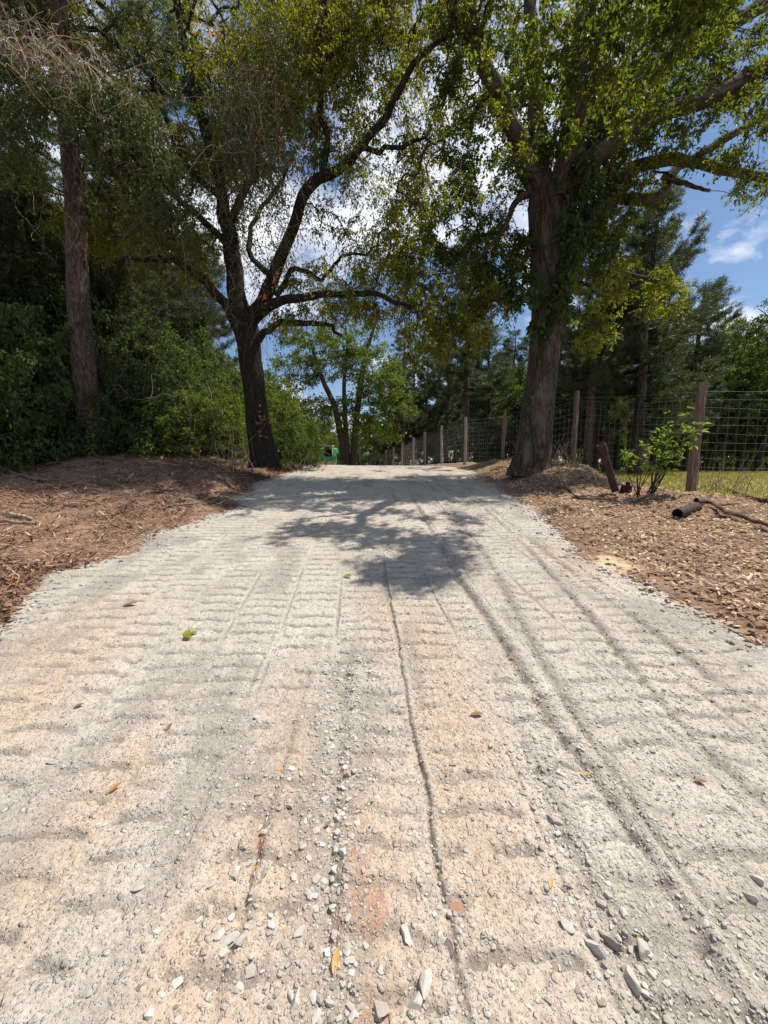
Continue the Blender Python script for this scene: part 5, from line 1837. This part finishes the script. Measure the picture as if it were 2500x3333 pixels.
part('roof', 'beige', [((0, .7, 1.97), (.98, 1.2, .1))])
part('rear_screen', 'black', [((0, 1.3, 1.2), (.84, .04, .7))])
part('cab_side', 'black', [((-.45, .75, 1.15), (.03, .95, .8)), ((.45, .75, 1.15), (.03, .95, .8))])
part('crossbar', 'green', [((0, 1.28, 1.62), (.74, .06, .12))])
part('seat', 'black', [((0, .85, .98), (.5, .45, .14)), ((0, 1.08, 1.28), (.48, .12, .5))])
m_ = MB()
a = np.linspace(0, 2 * PI, 25)
tubes(m_, np.stack([bx + .25 * np.cos(a), np.full(25, by + .3), bz + .95 + .18 * np.sin(a)], 1), np.full(25, .03), 6)
m_.build('safety_bar', M['grey'], sk)
for s_ in (-1, 1):
    part('headlight', 'beige', [((s_ * .4, .14, 1.93), (.14, .08, .1))])
m_ = MB()
# bucket: open curved scoop, wider than the machine
pr = np.array([(-.95, .02), (-.45, .0), (-.28, .06), (-.2, .2), (-.22, .42)])
for sx2, off in ((-1.0, 0), ):
    V = [(bx + x_, by + y_, bz + z_) for x_ in (-1.15, .85) for y_, z_ in pr] + [(bx + x_, by + y_ + .03, bz + z_ + .03) for x_ in (-1.15, .85) for y_, z_ in pr]
    Qs = []
    for k in range(4):
        Qs.append((k, k + 1, k + 6, k + 5))
        Qs.append((k + 10, k + 15, k + 16, k + 11))
    Ts = []
    for e_ in (0, 5):
        Qs.append((e_ + 0, e_ + 1, e_ + 2, e_ + 3))
        Ts.append((e_ + 0, e_ + 3, e_ + 4))
    m_.add(V, Qs, Ts, .6)
m_.box((bx - .15, by - .95, bz + .03), (2.0, .12, .05), tint=.9)
m_.build('bucket', M['steel'], sk)

# dark enclosed trailer behind the triple trunk
tx = W(1150, 1500, 46)
bx, by, bz = tx[0], 46, float(EYE + ray(1150, 1518)[2] * 46)
trl = thing('trailer', 'dark enclosed trailer half hidden behind the triple trunk', 'trailer', (bx, by, bz))
part('body', 'black', [((0, 1.5, .95), (1.3, 3.0, .95))], trl)
part('frame_trim', 'grey', [((0, .0, 1.45), (1.36, .06, .06)), ((0, .0, .45), (1.36, .06, .06)), ((.68, 0, .95), (.06, .06, .95)), ((-.68, 0, .95), (.06, .06, .95))], trl)
for s_ in (-1, 1):
    m_ = MB()
    tubes(m_, np.array([(bx + s_ * .62 - .1, by + 1.5, bz + .33), (bx + s_ * .62, by + 1.5, bz + .33), (bx + s_ * .62 + .1, by + 1.5, bz + .33)]), np.full(3, .3), 18, cap=True)
    m_.build('wheel', M['black'], trl)
# white shed beyond the fence
wx = W(1610, 1500, 40)
bx, by, bz = wx[0], 40, float(EYE + ray(1610, 1515)[2] * 40) - .5
shd = thing('shed', 'white shed glimpsed through the fence left of the oak', 'shed', (bx, by, bz))
part('wall', 'white', [((0, 1.5, 1.1), (2.6, 3, 2.2))], shd)
m_ = MB()
V = [(bx - 1.45, by - .15, bz + 2.15), (bx + 1.45, by - .15, bz + 2.15), (bx + 1.45, by + 3.15, bz + 2.15), (bx - 1.45, by + 3.15, bz + 2.15), (bx, by - .15, bz + 2.75), (bx, by + 3.15, bz + 2.75)]
m_.add(V, [(0, 4, 5, 3), (4, 1, 2, 5), (3, 2, 1, 0)], [(0, 1, 4), (2, 3, 5)], .5)
m_.build('roof', M['grey'], shd)
part('door', 'grey', [((.5, -.02, .95), (.8, .06, 1.8))], shd)


# ------------------------------------------------------------------ fallen leaves on the gravel
M['f_green'] = leaf_mat('fallen_green', [(0, (.12, .14, .02)), (1, (.3, .3, .04))], .3, (1.3, 1.2, .6))
M['f_tan'] = leaf_mat('fallen_tan', [(0, (.4, .2, .06)), (1, (.7, .42, .16))], .3, (1.2, 1.1, .8))
M['f_brown'] = leaf_mat('fallen_brown', [(0, (.13, .07, .04)), (1, (.3, .17, .1))], .2, (1.2, 1.1, .8))


def road_leaf(px, py, L, ang, mat, label, curl=.3, lobes=1):
    h = hit(px, py)
    z = float(road_z(h[0], h[1])) + .008
    m_ = MB()
    for q in range(lobes):
        a = ang + (q - (lobes - 1) / 2) * 1.1
        n = 7
        t = np.linspace(0, 1, n)
        w = .5 * L * .42 * np.sin(PI * np.clip(t * .96 + .02, 0, 1)) ** .8
        d = np.array([math.cos(a), math.sin(a), 0])
        s_ = np.array([-d[1], d[0], 0])
        c = d * (t * L)[:, None] + np.stack([0 * t, 0 * t, curl * L * (t ** 2) * .5], 1)
        Vl = c + s_ * w[:, None] + np.array([0, 0, 1]) * (w * .5)[:, None]
        Vr = c - s_ * w[:, None] + np.array([0, 0, 1]) * (w * .35)[:, None]
        V = np.concatenate([Vl, c, Vr]) + np.array([h[0], h[1], z])
        k = np.arange(n - 1)
        m_.add(V, np.concatenate([np.stack([k, k + 1, k + n + 1, k + n], 1), np.stack([k + n, k + n + 1, k + 2 * n + 1, k + 2 * n], 1)]), None, R.uniform(.3, .9))
    return tag(m_.build('fallen_leaf', M[mat], origin=(h[0], h[1], z), smooth=True), label, 'leaf', 'fallen leaves on the gravel')


road_leaf(600, 2072, .095, .5, 'f_green', 'yellow-green lobed leaf lying on bright gravel at left', .15, 3)
road_leaf(1118, 1880, .10, .2, 'f_green', 'small yellow-green leaf near the tip of the tree shadow', .3, 2)
road_leaf(345, 2590, .055, .5, 'f_tan', 'curled orange-tan leaf on the smooth left gravel', .8)
road_leaf(1888, 2522, .045, -.3, 'f_tan', 'thin orange leaf between the right grooves', .3)
road_leaf(2255, 2546, .05, -.5, 'f_brown', 'reddish brown leaf strip at the right', .3)
road_leaf(1790, 2900, .035, 1.0, 'f_tan', 'small yellow leaf crumb beside the right rubble', .5)
road_leaf(1085, 3190, .05, 1.4, 'f_tan', 'curled ochre leaf against a white stone at the bottom', .8)
road_leaf(540, 2385, .04, 1.2, 'f_brown', 'tiny dark curled leaf on the smooth left gravel', .9)
road_leaf(240, 2305, .05, .3, 'f_brown', 'dark leaf fragment at the far left of the gravel', .4)
road_leaf(1530, 2335, .07, 0.05, 'f_brown', 'brown twig-like leaf lying crosswise right of the tan clay strip', .1)
road_leaf(400, 1975, .12, .2, 'f_brown', 'dark red-brown leaf on gravel above the lobed leaf', .3)
road_leaf(1055, 2700, .03, .7, 'f_brown', 'small brown leaf flake by the middle ridge', .3)

# ------------------------------------------------------------------ sky, sun, camera
az = math.atan2(SX, SY)
el = math.atan(1 / math.hypot(SX, SY))
w = bpy.data.worlds.new('World')
scene.world = w
w.use_nodes = True
nt = w.node_tree
nt.nodes.clear()
g = NT(nt)
out = g.n('ShaderNodeOutputWorld')
bg = g.n('ShaderNodeBackground', i_Strength=.088)
sky = g.n('ShaderNodeTexSky', sky_type='NISHITA', sun_disc=False)
sky.sun_elevation = el
sky.sun_rotation = az
sky.air_density = 1.0
sky.dust_density = .2
sky.ozone_density = 3.0
co = g.n('ShaderNodeTexCoord').outputs['Generated']
sep = g.n('ShaderNodeSeparateXYZ')
g.link(co, sep.inputs[0])
zz = g.math('ADD', g.math('MAXIMUM', sep.outputs[2], 0.0), .22)
cmb = g.n('ShaderNodeCombineXYZ')
g.link(g.math('DIVIDE', sep.outputs[0], zz), cmb.inputs[0])
g.link(g.math('DIVIDE', sep.outputs[1], zz), cmb.inputs[1])
cmb.inputs[2].default_value = 3.7
cn = g.noise(cmb.outputs[0], 1.35, 7, .58)
cf = g.ramp(cn, [(.5, (0, 0, 0)), (.6, (.75, .75, .75)), (.7, (1, 1, 1))])
sh = g.ramp(g.noise(cmb.outputs[0], 3.0, 4), [(.3, (8.5, 8.9, 9.6)), (.65, (11.3, 11.4, 11.7))])
col = g.mix(cf, sky.outputs[0], sh)
g.link(col, bg.inputs['Color'])
g.link(bg.outputs[0], out.inputs['Surface'])

sd = bpy.data.lights.new('sun', 'SUN')
sd.energy = 4.8
sd.angle = math.radians(.5)
sd.color = (1.0, .95, .87)
so = bpy.data.objects.new('sun', sd)
COL.objects.link(so)
from mathutils import Vector
so.rotation_euler = Vector((-SX, -SY, -1)).to_track_quat('-Z', 'Y').to_euler()
so.location = (10, 3, 25)

cam = bpy.data.cameras.new('camera')
cam.sensor_fit = 'HORIZONTAL'
cam.sensor_width = 36
cam.lens = 18
cam.clip_start = .05
cam.clip_end = 2000
cob = bpy.data.objects.new('camera', cam)
COL.objects.link(cob)
cob.location = (0, 0, EYE)
cob.rotation_euler = (math.radians(90) - PITCH, 0, 0)
scene.camera = cob

vs = scene.view_settings
vs.view_transform = 'Standard'
vs.look = 'None'
vs.exposure = 0.46
vs.gamma = 1
cy = scene.cycles
cy.max_bounces = 6
cy.diffuse_bounces = 3
cy.glossy_bounces = 2
cy.transmission_bounces = 4
cy.transparent_max_bounces = 4
cy.use_denoising = True
cy.sample_clamp_indirect = 6
